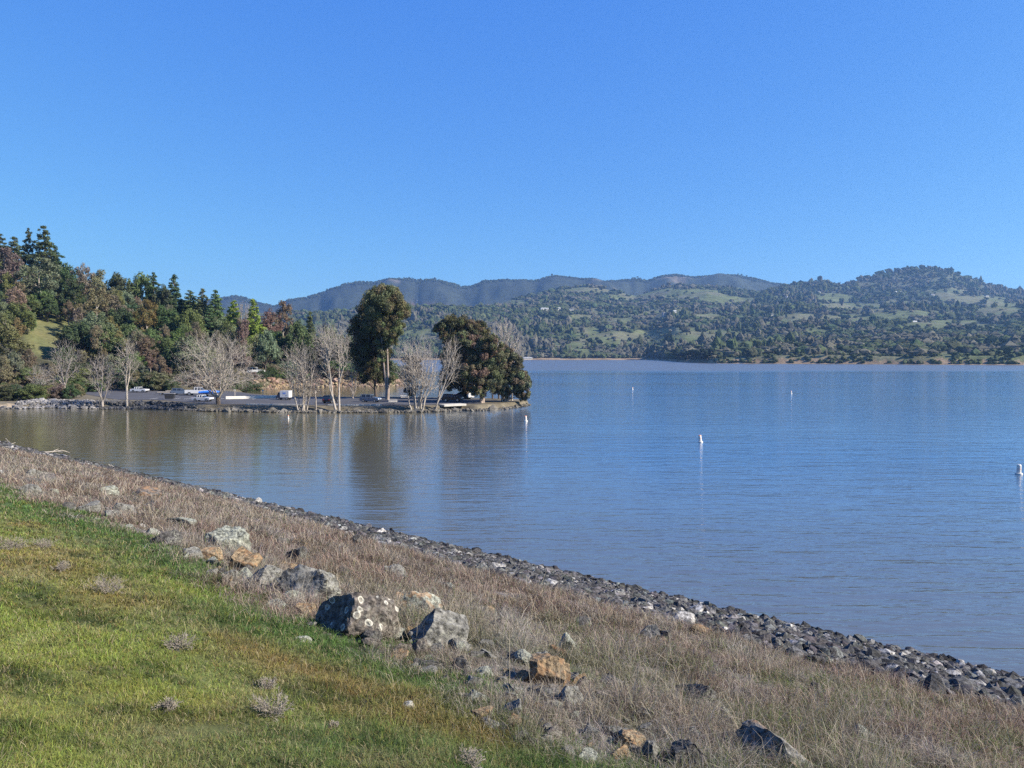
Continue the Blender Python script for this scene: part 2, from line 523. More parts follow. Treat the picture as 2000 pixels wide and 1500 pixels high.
FRONT = [(-900, 792), (-300, 796), (0, 799), (100, 797), (200, 799), (300, 799), (400, 803), (500, 805), (600, 806), (700, 806), (800, 806), (870, 804), (900, 802), (930, 803), (980, 800), (1010, 796), (1040, 791)]
BACK = [(-900, 775), (400, 772), (470, 773), (520, 778), (560, 781), (640, 782), (750, 782), (900, 784), (960, 785), (1010, 787), (1040, 790.5)]
HBASE = [(-900, 205), (0, 212), (130, 225), (300, 226), (430, 238), (520, 262), (560, 277), (650, 282), (700, 284), (760, 290), (790, 300), (815, 330)]
HRIDGE = [(-900, 500), (-200, 530), (0, 545), (60, 550), (100, 565), (200, 605), (300, 618), (400, 640), (500, 658), (600, 682), (700, 716), (760, 738), (800, 760)]


def land_z(px, Y):
    px = np.asarray(px, float); Y = np.asarray(Y, float)
    yf = hy(interp(px, FRONT)); yb = hy(interp(px, BACK)); yh = interp(px, HBASE)
    n = (fbm(px * 0.02, Y * 0.2, 41, 3) - 0.5)
    z = -1.5 + 2.6 * sstep(yf - 0.8, yf + 3.6, Y + n * 1.6)
    inlet = sstep(455, 490, px) * sstep(yb + 3, yb - 2, Y) if False else None
    cut = sstep(450, 500, px) * sstep(yb - 3.0, yb + 1.5, Y)
    z = z * (1 - cut) + (-1.5) * cut
    hm = sstep(yh - 1.5, yh + 3.5, Y + n * 3)
    valid = 1 - sstep(790, 812, px)
    zr = 12 + (692 - interp(px, HRIDGE)) / 1500 * 345
    k = np.clip((Y - yh) / (345 - yh), 0, 1)
    k = k ** 0.85
    hillz = 1.8 + np.maximum(zr - 1.8, 0.2) * k - sstep(345, 520, Y) * zr * 0.5
    hillz = hillz + (fbm(px * 0.012, Y * 0.03, 45, 3) - 0.5) * 5 * k
    z = np.where(valid > 0, z * (1 - hm * valid) + hillz * hm * valid, z)
    end = sstep(1030, 1052, px)
    z = z * (1 - end) - 1.5 * end
    # left of the lot the flat ground climbs gently back to the hill
    return z


def land_at(px, Y):
    """ground point below a column of the photo, at distance Y (y axis)"""
    return Vector(((px - 1000) / 1500 * Y, Y, float(land_z(px, Y))))


pxs = np.arange(-900, 1064, 5.0)
Ys = np.concatenate([np.arange(150, 215, 0.7), np.arange(215, 300, 1.4), np.arange(300, 400, 3.5), np.arange(400, 640, 12)])
PX, PY = np.meshgrid(pxs, Ys, indexing='ij')
PZ = land_z(PX, PY)
yf = hy(interp(PX, FRONT)); yh = interp(PX, HBASE)
n1 = fbm(PX * 0.03, PY * 0.12, 51, 4)[..., None]
grass = np.array([0.08, 0.095, 0.04]) * n1 * 1.3 + np.array([0.16, 0.14, 0.06]) * (1 - n1)
wood = np.array([0.05, 0.05, 0.03]) + 0 * n1
gm = (sstep(35, 60, PX) * (1 - sstep(165, 210, PX)) * sstep(238, 246, PY))[..., None]
hillc = wood * (1 - gm) + grass * gm
hillc = hillc + (np.array([0.10, 0.085, 0.05]) - hillc) * (sstep(yh + 8, yh + 3, PY) * 0.5 * (0.4 + n1[..., 0]))[..., None]
orange = np.array([0.27, 0.19, 0.115]) * (0.7 + 0.6 * n1)
om = (sstep(0.25, 0.6, vn(PX * 0.09, PY * 0.3, 57)) * sstep(yh + 3.5, yh + 1.5, PY) * sstep(yh - 6, yh - 2, PY) * sstep(470, 540, PX))[..., None]
flat = np.array([0.15, 0.13, 0.09]) * (0.6 + 0.7 * n1)
hm = sstep(yh - 3, yh + 2, PY)[..., None]
lc = flat * (1 - hm) + hillc * hm
lc = lc * (1 - om) + orange * om
sand = sstep(60, 10, PX)[..., None] * (PZ < 0.9)[..., None]
lc = lc * (1 - sand) + np.array([0.40, 0.32, 0.22]) * sand
V = np.stack([(PX - 1000) / 1500 * PY, PY, PZ], -1).reshape(-1, 3)
land = link('shore_ground', mesh_np('shore_ground', V, grid_faces(*PX.shape)[:, ::-1], lc.reshape(-1, 3), True), M['land'])
tag(land, kind='structure')

# asphalt sheet of the waterside car park
ZL = 1.1
lot = []
lp = np.arange(140, 945, 8.0)
fr = hy(interp(lp, FRONT)) + 6 + 9 * sstep(420, 300, lp)
bk = hy(interp(lp, BACK)) - 6
bk = np.where(lp < 480, np.minimum(bk + 3 + 10 * sstep(480, 420, lp), 226), bk)
fr = np.minimum(fr + 30 * sstep(240, 140, lp), bk - 1.5)
rows = []
for k in range(9):
    y_ = fr + (bk - fr) * k / 8
    rows.append(np.stack([(lp - 1000) / 1500 * y_, y_, 0 * y_], -1))
LV = np.stack(rows, 1)
LVp = 1000 + 1500 * LV[..., 0] / LV[..., 1]
LV[..., 2] = np.maximum(land_z(LVp, LV[..., 1]), ZL) + 0.05
asphalt = link('parking_lot', mesh_np('parking_lot', LV.reshape(-1, 3), grid_faces(len(lp), 9)[:, ::-1]), M['asphalt'])
tag(asphalt, kind='structure')


def box_v(cx, cy, cz, sx, sy, sz):
    v = np.array([[x, y, z] for x in (-.5, .5) for y in (-.5, .5) for z in (-.5, .5)]) * [sx, sy, sz] + [cx, cy, cz]
    f = np.array([[0, 1, 3, 2], [4, 6, 7, 5], [0, 4, 5, 1], [2, 3, 7, 6], [0, 2, 6, 4], [1, 5, 7, 3]])
    return v, f


class MB:
    """collects quads into one mesh"""
    def __init__(s): s.v = []; s.f = []; s.n = 0
    def add(s, v, f):
        s.v.append(np.asarray(v, float)); s.f.append(np.asarray(f) + s.n); s.n += len(v); return s
    def box(s, cx, cy, cz, sx, sy, sz): return s.add(*box_v(cx, cy, cz, sx, sy, sz))
    def prism(s, prof, y0, y1):
        """side profile [(x,z)...] convex quads fan, swept along y"""
        n = len(prof)
        v = [(x, y0, z) for x, z in prof] + [(x, y1, z) for x, z in prof]
        s.pv = v
        base = s.n
        s.v.append(np.array(v, float)); s.n += 2 * n
        f = [[base + i, base + (i + 1) % n, base + n + (i + 1) % n, base + n + i] for i in range(n)]
        s.f.append(np.array(f))
        s.ng = getattr(s, 'ng', []) + [[base + i for i in range(n)][::-1], [base + n + i for i in range(n)]]
        return s
    def cyl(s, c, r, h, seg=16, axis=2, r2=None):
        r2 = r if r2 is None else r2
        a = np.arange(seg) / seg * 2 * math.pi
        lo = np.stack([np.cos(a) * r, np.sin(a) * r, 0 * a], 1); hi = np.stack([np.cos(a) * r2, np.sin(a) * r2, 0 * a + h], 1)
        v = np.vstack([lo, hi])
        if axis == 1: v = v[:, [0, 2, 1]]
        if axis == 0: v = v[:, [2, 0, 1]]
        base = s.n
        s.v.append(v + np.asarray(c, float)); s.n += 2 * seg
        s.f.append(np.array([[base + i, base + (i + 1) % seg, base + seg + (i + 1) % seg, base + seg + i] for i in range(seg)]))
        s.ng = getattr(s, 'ng', []) + [[base + i for i in range(seg)][::-1], [base + seg + i for i in range(seg)]]
        return s
    def mesh(s, name, bevel=0.0):
        V = np.vstack(s.v); F = [list(map(int, q)) for q in np.vstack(s.f)] + getattr(s, 'ng', [])
        me = bpy.data.meshes.new(name)
        me.from_pydata([tuple(p) for p in V], [], F)
        bm = bmesh.new(); bm.from_mesh(me)
        bmesh.ops.recalc_face_normals(bm, faces=bm.faces)
        if bevel:
            bmesh.ops.bevel(bm, geom=bm.edges[:], offset=bevel, segments=2, affect='EDGES', profile=0.6)
        bm.to_mesh(me); bm.free(); me.update()
        return me
    def build(s, name, mat, parent=None, bevel=0.0, loc=None):
        return link(name, s.mesh(name, bevel), mat, parent, loc)


# ------------------------------------------------------------------ far hills (one sheet)
SHORE = [(-900, 1640), (1270, 1640), (1310, 1350), (1335, 1180), (1400, 1010), (1600, 960), (1800, 900), (2000, 860), (2900, 800)]
K1 = [(-900, 700), (1000, 699), (1290, 700), (1330, 702), (1400, 699), (1480, 695), (1600, 692), (1750, 696), (2000, 694), (2900, 694)]
K2 = [(-900, 685), (1000, 681), (1130, 672), (1220, 676), (1300, 672), (1360, 684), (1450, 684), (1550, 681), (1700, 680), (1850, 672), (2000, 676), (2900, 670)]
K3 = [(-900, 650), (700, 645), (1000, 640), (1150, 640), (1200, 636), (1260, 650), (1320, 638), (1400, 650), (1470, 652), (1560, 640), (1680, 645), (1800, 637), (1900, 640), (2000, 636), (2900, 630)]
K4 = [(-900, 620), (600, 613), (700, 607), (850, 602), (1000, 607), (1100, 609), (1180, 622), (1250, 617), (1330, 612), (1400, 620), (1500, 615), (1560, 607), (1650, 612), (1720, 606), (1850, 612), (1950, 602), (2100, 606), (2900, 600)]
K5 = [(-900, 640), (700, 630), (900, 618), (1000, 598), (1060, 590), (1130, 583), (1190, 590), (1250, 592), (1300, 582), (1380, 576), (1450, 588), (1520, 583), (1600, 577), (1680, 583), (1750, 578), (1850, 572), (1920, 582), (2000, 590), (2900, 590)]
K6 = [(-900, 680), (700, 650), (900, 620), (1000, 585), (1050, 578), (1100, 566), (1150, 561), (1185, 568), (1240, 580), (1290, 566), (1335, 560), (1400, 563), (1450, 572), (1480, 574), (1510, 567), (1545, 558), (1600, 554), (1640, 560), (1690, 545), (1730, 534), (1770, 528), (1810, 526), (1850, 531), (1890, 546), (1930, 558), (1970, 568), (2040, 580), (2200, 600), (2900, 610)]
K7 = [(-900, 640), (200, 620), (380, 592), (430, 582), (460, 576), (485, 580), (510, 590), (540, 597), (565, 584), (600, 580), (640, 566), (675, 553), (700, 549), (735, 551), (760, 547), (800, 545), (845, 545), (875, 550), (905, 557), (920, 557), (945, 546), (985, 546), (1010, 548), (1045, 549), (1060, 543), (1085, 539), (1110, 541), (1140, 545), (1180, 549), (1205, 548), (1240, 541), (1262, 546), (1285, 539), (1315, 535), (1340, 540), (1380, 541), (1410, 539), (1445, 538), (1480, 545), (1530, 555), (1580, 566), (1700, 590), (2900, 620)]


def hill_z(px, Y):
    px = np.asarray(px, float); Y = np.asarray(Y, float)
    r0 = interp(px, SHORE)
    zs = [(0.985 * r0, -3.0 + 0 * px), (r0, 0.3 + 0 * px)]
    def k(frac, K, d=0):
        rr_ = frac if isinstance(frac, np.ndarray) else frac + 0 * px
        zs.append((rr_, EYE + (692 - interp(px, K) - d) / 1500 * rr_))
    k(r0 * 1.012 + 6, K1); k(r0 * 0.75 + 620, K2); k(r0 * 0.6 + 1250, K3)
    k(r0 * 0.35 + 2000, K4)
    k(3150, K5); k(3550, K6)
    zs.append((4100 + 0 * px, EYE + (692 - np.maximum(interp(px, K6), interp(px, K7)) - 22) / 1500 * 4100))
    k(5000, K7)
    zs.append((6300 + 0 * px, EYE + 20 + 0 * px))
    z = np.zeros_like(Y + px) - 3.0
    for i in range(len(zs) - 1):
        a, za = zs[i]; b, zb = zs[i + 1]
        f = np.clip((Y - a) / (b - a), 0, 1)
        g = f * 0.5 + 0.5 * f * f * (3 - 2 * f)
        zz = za + (zb - za) * g
        if i >= 2:
            zz = zz - np.sin(f * math.pi) * (b - a) * 0.018
        z = np.where((Y >= a) & (Y <= b), zz, z)
    X = (px - 1000) / 1500 * Y
    m = sstep(r0 * 1.02, r0 * 1.2, Y)
    ng = 1 - np.exp(-((Y - 3550) / 130) ** 2) * 0.7 - np.exp(-((Y - 5000) / 150) ** 2) * 0.85
    w1_ = 1 - np.abs(2 * fbm(X / 420, Y / 420, 61, 4) - 1) * 2
    z = z + m * ng * (w1_ * 13 + (fbm(X / 120, Y / 160, 62, 3) - 0.5) * 12) * (0.5 + Y / 4000)
    gul = np.abs(2 * fbm(X / 260, Y / 700, 65, 3) - 1)
    z = z - m * ng * sstep(3700, 4500, Y) * (1 - gul * 2) * 75
    return z


pxs = np.arange(-900, 2900, 5.0)
Ys = np.concatenate([np.geomspace(780, 1800, 150), np.geomspace(1808, 4200, 170), np.geomspace(4230, 6300, 50)])
HX, HYY = np.meshgrid(pxs, Ys, indexing='ij')
HZ = hill_z(HX, HYY)

CLEAR = [(1195, 663, 75, 16), (1150, 652, 30, 14), (1310, 660, 70, 22), (1250, 655, 22, 12), (1400, 655, 70, 10), (1120, 673, 45, 7),
         (1330, 575, 95, 11), (1240, 580, 60, 9), (1150, 568, 55, 7), (1420, 586, 60, 8), (1300, 612, 55, 8), (1210, 628, 40, 8), (1130, 620, 30, 6),
         (1620, 583, 60, 9), (1670, 600, 80, 9), (1580, 622, 70, 9), (1660, 622, 50, 8), (1760, 618, 70, 9), (1810, 636, 60, 8), (1860, 630, 60, 6),
         (1850, 572, 45, 9), (1900, 586, 70, 8), (1950, 605, 45, 14), (1920, 640, 60, 8), (1690, 556, 18, 6), (1930, 684, 40, 8), (1860, 692, 30, 7),
         (1520, 634, 40, 7), (1590, 648, 30, 6), (1750, 592, 30, 6), (1460, 705, 25, 5), (1000, 593, 35, 7), (820, 655, 40, 14), (1380, 618, 30, 6)]


def clearing(px, Y, z):
    py = 692 - (z - EYE) / Y * 1500
    wob = (fbm((px - 1000) / 1500 * Y / 90, Y / 90, 71, 3) - 0.5) * 0.9
    c = np.zeros_like(py)
    for a, b, rx, ry in CLEAR:
        d = ((px - a) / rx) ** 2 + ((py - b) / ry) ** 2
        c = np.maximum(c, 1 - sstep(0.75, 1.15, d + wob))
    r0 = interp(px, SHORE)
    c = np.maximum(c, (Y < r0 * 1.0 + 75) * (px > 1395) * 0.93)
    c = np.maximum(c, (fbm((px - 1000) / 1500 * Y / 160, Y / 200, 73, 3) > 0.64) * (px > 1080) * (Y < 2900) * 0.8)
    return c


cl = clearing(HX, HYY, HZ)[..., None]
Xw = (HX - 1000) / 1500 * HYY
n1 = fbm(Xw / 90, HYY / 120, 81, 4)[..., None]
gr = np.array([0.105, 0.125, 0.052]) * (1.25 - n1 * 0.5) * sstep(0.35, 0.6, n1) + np.array([0.125, 0.125, 0.07]) * (1 - sstep(0.35, 0.6, n1))
wd = np.array([0.06, 0.07, 0.04]) + 0.02 * n1
hc = gr * cl + wd * (1 - cl)
chap = (np.array([0.032, 0.04, 0.03]) * (0.7 + 0.6 * n1))
tan = np.array([0.12, 0.105, 0.08])
tm = (sstep(0.66, 0.72, fbm(Xw / 260, HYY / 260, 83, 4)))[..., None]
chap = chap * (1 - tm) + tan * tm
fm = sstep(3650, 3900, HYY)[..., None]
hc = hc * (1 - fm) + chap * fm
sl_ = sstep(5.0, 1.2, HZ)[..., None] * np.ones(3)
bl = ((HYY < interp(HX, SHORE) * 1.012 + 5) & (HZ < 3.0 + 5 * vn(Xw / 25, HYY * 0, 88)))[..., None]
hc = np.where(bl, (np.array([0.30, 0.22, 0.14]) * (0.3 + n1)), hc)
rb = (np.exp(-((HX - 830) / 35) ** 2) * np.exp(-(((692 - (HZ - EYE) / HYY * 1500) - 606) / 9) ** 2))[..., None]
hc = hc * (1 - rb) + np.array([0.22, 0.09, 0.05]) * rb
V = np.stack([Xw, HYY, HZ], -1).reshape(-1, 3)
hills = link('hills', mesh_np('hills', V, grid_faces(*HX.shape)[:, ::-1], hc.reshape(-1, 3), True), M['hills'])
tag(hills, kind='structure')


# ------------------------------------------------------------------ foliage tools
def unit(n, rng=R):
    v = rng.normal(size=(n, 3)); return v / np.linalg.norm(v, axis=1)[:, None]


def cards(P, Nn, size, aspect, droop, col):
    """one rhombic leaf cluster per point"""
    n = len(P)
    t = unit(n); t[:, 2] -= droop
    t -= Nn * np.sum(t * Nn, 1)[:, None]
    t /= np.linalg.norm(t, axis=1)[:, None] + 1e-9
    b = np.cross(Nn, t)
    L = (size)[:, None]; Wd = (size * aspect)[:, None]
    v = np.stack([P - t * L, P + b * Wd + t * L * 0.1, P + t * L, P - b * Wd - t * L * 0.1], 1).reshape(-1, 3)
    f = np.arange(4 * n).reshape(n, 4)
    return v, f, np.repeat(col, 4, 0)


def clumps_mesh(name, cc, cr, per, leaf, base, var=0.25, droop=0.0, aspect=0.6, alt=None, flat=1.0):
    """cc clump centres (n,3), cr clump radii (n,), leaves spread through each clump"""
    n = len(cc)
    cnt = np.maximum(6, (per * (cr / np.mean(cr)) ** 2).astype(int))
    idx = np.repeat(np.arange(n), cnt)
    u = unit(len(idx))
    rad = R.uniform(0.35, 1.08, len(idx)) ** 0.7
    P = cc[idx] + u * (cr[idx] * rad)[:, None] * [1, 1, flat]
    Nn = u + R.normal(size=u.shape) * 0.55; Nn /= np.linalg.norm(Nn, axis=1)[:, None]
    size = leaf * R.uniform(0.55, 1.35, len(idx))
    ccol = np.array(base) * R.uniform(1 - var, 1 + var, (n, 1)) * (1 + R.normal(0, 0.07, (n, 3)))
    if alt is not None:
        k = (R.random(n) < alt[1]); ccol[k] = np.array(alt[0]) * R.uniform(0.8, 1.2, (k.sum(), 1))
    col = ccol[idx] * R.uniform(0.5, 1.5, (len(idx), 1))
    v, f, c = cards(P, Nn, size, aspect, droop, np.clip(col, 0.004, 1))
    return mesh_np(name, v, f, c)


def segs_mesh(name, segs, sides=3):
    A = np.array([[*s[0], *s[1], s[2], s[3]] for s in segs], float)
    p0, p1, r0_, r1_ = A[:, :3], A[:, 3:6], A[:, 6], A[:, 7]
    d = p1 - p0; d /= np.linalg.norm(d, axis=1)[:, None] + 1e-9
    ref = np.where(np.abs(d[:, 2:3]) > 0.9, [[1., 0, 0]], [[0, 0, 1.]])
    a = np.cross(d, ref); a /= np.linalg.norm(a, axis=1)[:, None]; b = np.cross(d, a)
    n = len(A); V = np.zeros((n, 2 * sides, 3)); F = np.zeros((n, sides, 4), int)
    for k in range(sides):
        th = 2 * math.pi * k / sides
        o = math.cos(th) * a + math.sin(th) * b
        V[:, k] = p0 + o * r0_[:, None]; V[:, sides + k] = p1 + o * r1_[:, None]
        F[:, k] = [k, (k + 1) % sides, sides + (k + 1) % sides, sides + k]
    F = F + (np.arange(n) * 2 * sides)[:, None, None]
    return mesh_np(name, V.reshape(-1, 3), F.reshape(-1, 4), None, True)


def grow(segs, p, d, L, r, lvl, maxl, rng, up=0.05, wob=0.12, ang=0.5, n=4, kids=1, lenf=0.62, first=1):
    rr = r
    for i in range(n):
        d = (d + Vector((rng.gauss(0, wob), rng.gauss(0, wob), rng.gauss(0, wob) + up))).normalized()
        q = p + d * (L / n)
        r2 = max(rr * (0.84 if i < n - 1 else 0.7), 0.011)
        segs.append((p[:], q[:], rr, r2))
        p, rr = q, r2
        if lvl < maxl and i >= first:
            for _ in range(kids if i < n - 1 else kids + 1):
                ax = d.orthogonal().normalized()
                ax.rotate(Matrix.Rotation(rng.uniform(0, 6.283), 3, d))
                c = (d * math.cos(ang) + ax * math.sin(ang * rng.uniform(0.6, 1.3))).normalized()
                grow(segs, p, c, L * lenf * rng.uniform(0.7, 1.15), rr * 0.66, lvl + 1, maxl, rng, up, wob, ang, n, kids, lenf, first)


def trunk_mesh(name, segs, sides=7):
    return segs_mesh(name, segs, sides)


def proto(kind, seed):
    """a tree 10 m tall with its foot at the origin: (crown mesh, trunk mesh)"""
    rng = random.Random(seed); H = 10.0
    global R
    R = np.random.default_rng(seed + 100)
    tr = []

    def on_trunk(z):
        main = [s_ for s_ in tr if s_[2] > 0.036 and s_[2] != 0.07] or tr
        for a_, b_, _r, _q in main:
            if a_[2] <= z <= b_[2]:
                f_ = (z - a_[2]) / (b_[2] - a_[2]); return tuple(a_[i] + (b_[i] - a_[i]) * f_ for i in range(3))
        return tuple(main[-1][0])
    p = Vector((0, 0, -0.6)); lean = Vector((rng.gauss(0, .04), rng.gauss(0, .04), 1)).normalized()
    if kind in ('pine', 'conifer'): lean = Vector((0, 0, 1))
    if kind in ('pine', 'conifer'):
        r = 0.17; pts = []
        for i in range(8):
            q = p + lean * 1.2; tr.append((p[:], q[:], r, r * 0.84)); p = q; r *= 0.84
        cc, cr = [], []
        nl = 19 if kind == 'conifer' else 15
        for i in range(nl):
            f = (i + rng.uniform(-.3, .3)) / (nl - 1); f = min(max(f, 0), 1)
            z = (1.0 if kind == 'conifer' else 2.6) + f * (8.6 if kind == 'conifer' else 7.0)
            env = ((1.75 if kind == 'conifer' else 2.1) * (1 - f) ** 0.7 + 0.14) * (rng.uniform(0.75, 1.15) if kind == 'conifer' else rng.uniform(0.45, 1.45))
            k = max(3, int((9 if kind == 'conifer' else 8) * (1 - f) + 3))
            a0 = rng.uniform(0, 6.28)
            for j in range(k):
                a = a0 + j * 6.283 / k + rng.uniform(-.4, .4); rad = env * rng.uniform(0.45, 1.0)
                cc.append((math.cos(a) * rad, math.sin(a) * rad, z + rng.uniform(-.25, .25) - rad * 0.12))
                cr.append(rng.uniform(0.42, 0.75) * (0.5 + 0.55 * (1 - f)))
                tr.append((on_trunk(z), cc[-1], 0.035, 0.01))
        crown = clumps_mesh('crown', np.array(cc), np.array(cr), 75, 0.16, (1.15, 1.15, 1.15), 0.38, droop=0.2, aspect=0.45, flat=0.6)
    elif kind in ('oak', 'bush'):
        r = 0.24
        for i in range(3):
            q = p + lean * 1.1; tr.append((p[:], q[:], r, r * 0.85)); p = q; r *= 0.85
        top = p.copy()
        cc, cr = [], []
        nb = 75
        for i in range(nb):
            a = rng.uniform(0, 6.28); el = rng.uniform(-0.25, 1.0); s = math.sqrt(max(0.0, 1 - el * el))
            rad = rng.uniform(0.62, 1.0); w = 3.9
            z0 = 4.6 if kind == 'oak' else 3.4
            hz = 4.6 if kind == 'oak' else 5.6
            bump = 1 + 0.18 * math.sin(a * 3 + seed) * s
            c = (math.cos(a) * s * w * rad * bump, math.sin(a) * s * w * rad * bump, z0 + el * hz * rad * (1 if el > 0 else 1.6))
            cc.append(c); cr.append(rng.uniform(0.6, 1.15))
            if i % 4 == 0: tr.append((top[:], c, 0.09, 0.02))
        crown = clumps_mesh('crown', np.array(cc), np.array(cr), 85, 0.21, (1.2, 1.2, 1.2), 0.42, aspect=0.6)
    else:  # tall gum
        r = 0.2; cc, cr = [], []
        for i in range(6):
            q = p + (lean + Vector((rng.gauss(0, .05), rng.gauss(0, .05), 0))) * 1.35
            tr.append((p[:], q[:], r, r * 0.82)); p = q; r *= 0.82
        lob = [(0, 0, 8.4, 1.3, 1.5)] + [(rng.uniform(-1.7, 1.7), rng.uniform(-1.7, 1.7), rng.uniform(2.8, 7.8), rng.uniform(0.9, 1.5), rng.uniform(1.2, 2.0)) for _ in range(7)]
        for (x, y, z, rx, rz) in lob:
            tr.append((on_trunk(z - 1.6), (x, y, z), 0.07, 0.02))
            for j in range(10):
                u = unit(1)[0] * rng.uniform(0.5, 1.0)
                cc.append((x + u[0] * rx, y + u[1] * rx, z + u[2] * rz)); cr.append(rng.uniform(0.35, 0.7))
        crown = clumps_mesh('crown', np.array(cc), np.array(cr), 70, 0.17, (1.2, 1.2, 1.2), 0.42, droop=0.8, aspect=0.4)
    crown.materials.append(M['leaf'])
    t = trunk_mesh('trunk', tr, 6)
    t.materials.append(M['bark_dark'] if kind != 'gum' else M['bark_grey'])
    return crown, t


PRO = {k: [proto(k, 11 * i + s) for i in range(nv)] for k, nv, s in (('pine', 3, 1), ('conifer', 3, 2), ('oak', 4, 3), ('gum', 4, 4), ('bush', 2, 5))}
KN = {'pine': 'pine_tree', 'conifer': 'conifer_tree', 'oak': 'oak_tree', 'gum': 'eucalyptus_tree', 'bush': 'shrub'}
_cnt = 0


def put_tree(kind, base, H, Wd, tint, label, group=None, cat=None):
    global _cnt
    _cnt += 1
    cm, tm_ = PRO[kind][_cnt % len(PRO[kind])]
    t = thing(KN[kind], label, cat or ('shrub' if kind == 'bush' else 'tree'), base, random.uniform(0, 6.28), group)
    sc = H / 10.0; sw = Wd / {'pine': 3.3, 'conifer': 2.8, 'oak': 8.6, 'gum': 5.2, 'bush': 8.6}[kind]
    t.scale = (sw, sw, sc)
    o = link('crown', cm, None, t); o.color = (*[c * random.uniform(1.3, 1.65) for c in tint], 1)
    link('trunk', tm_, None, t)
    return t


G_DK = (0.05, 0.068, 0.034); G_MID = (0.075, 0.10, 0.042); G_GREY = (0.11, 0.125, 0.075); G_YEL = (0.14, 0.18, 0.035)
G_OLV = (0.125, 0.12, 0.055); BRN = (0.13, 0.11, 0.075); RED = (0.115, 0.085, 0.068); PINK = (0.16, 0.115, 0.092); G_BR = (0.085, 0.13, 0.045)

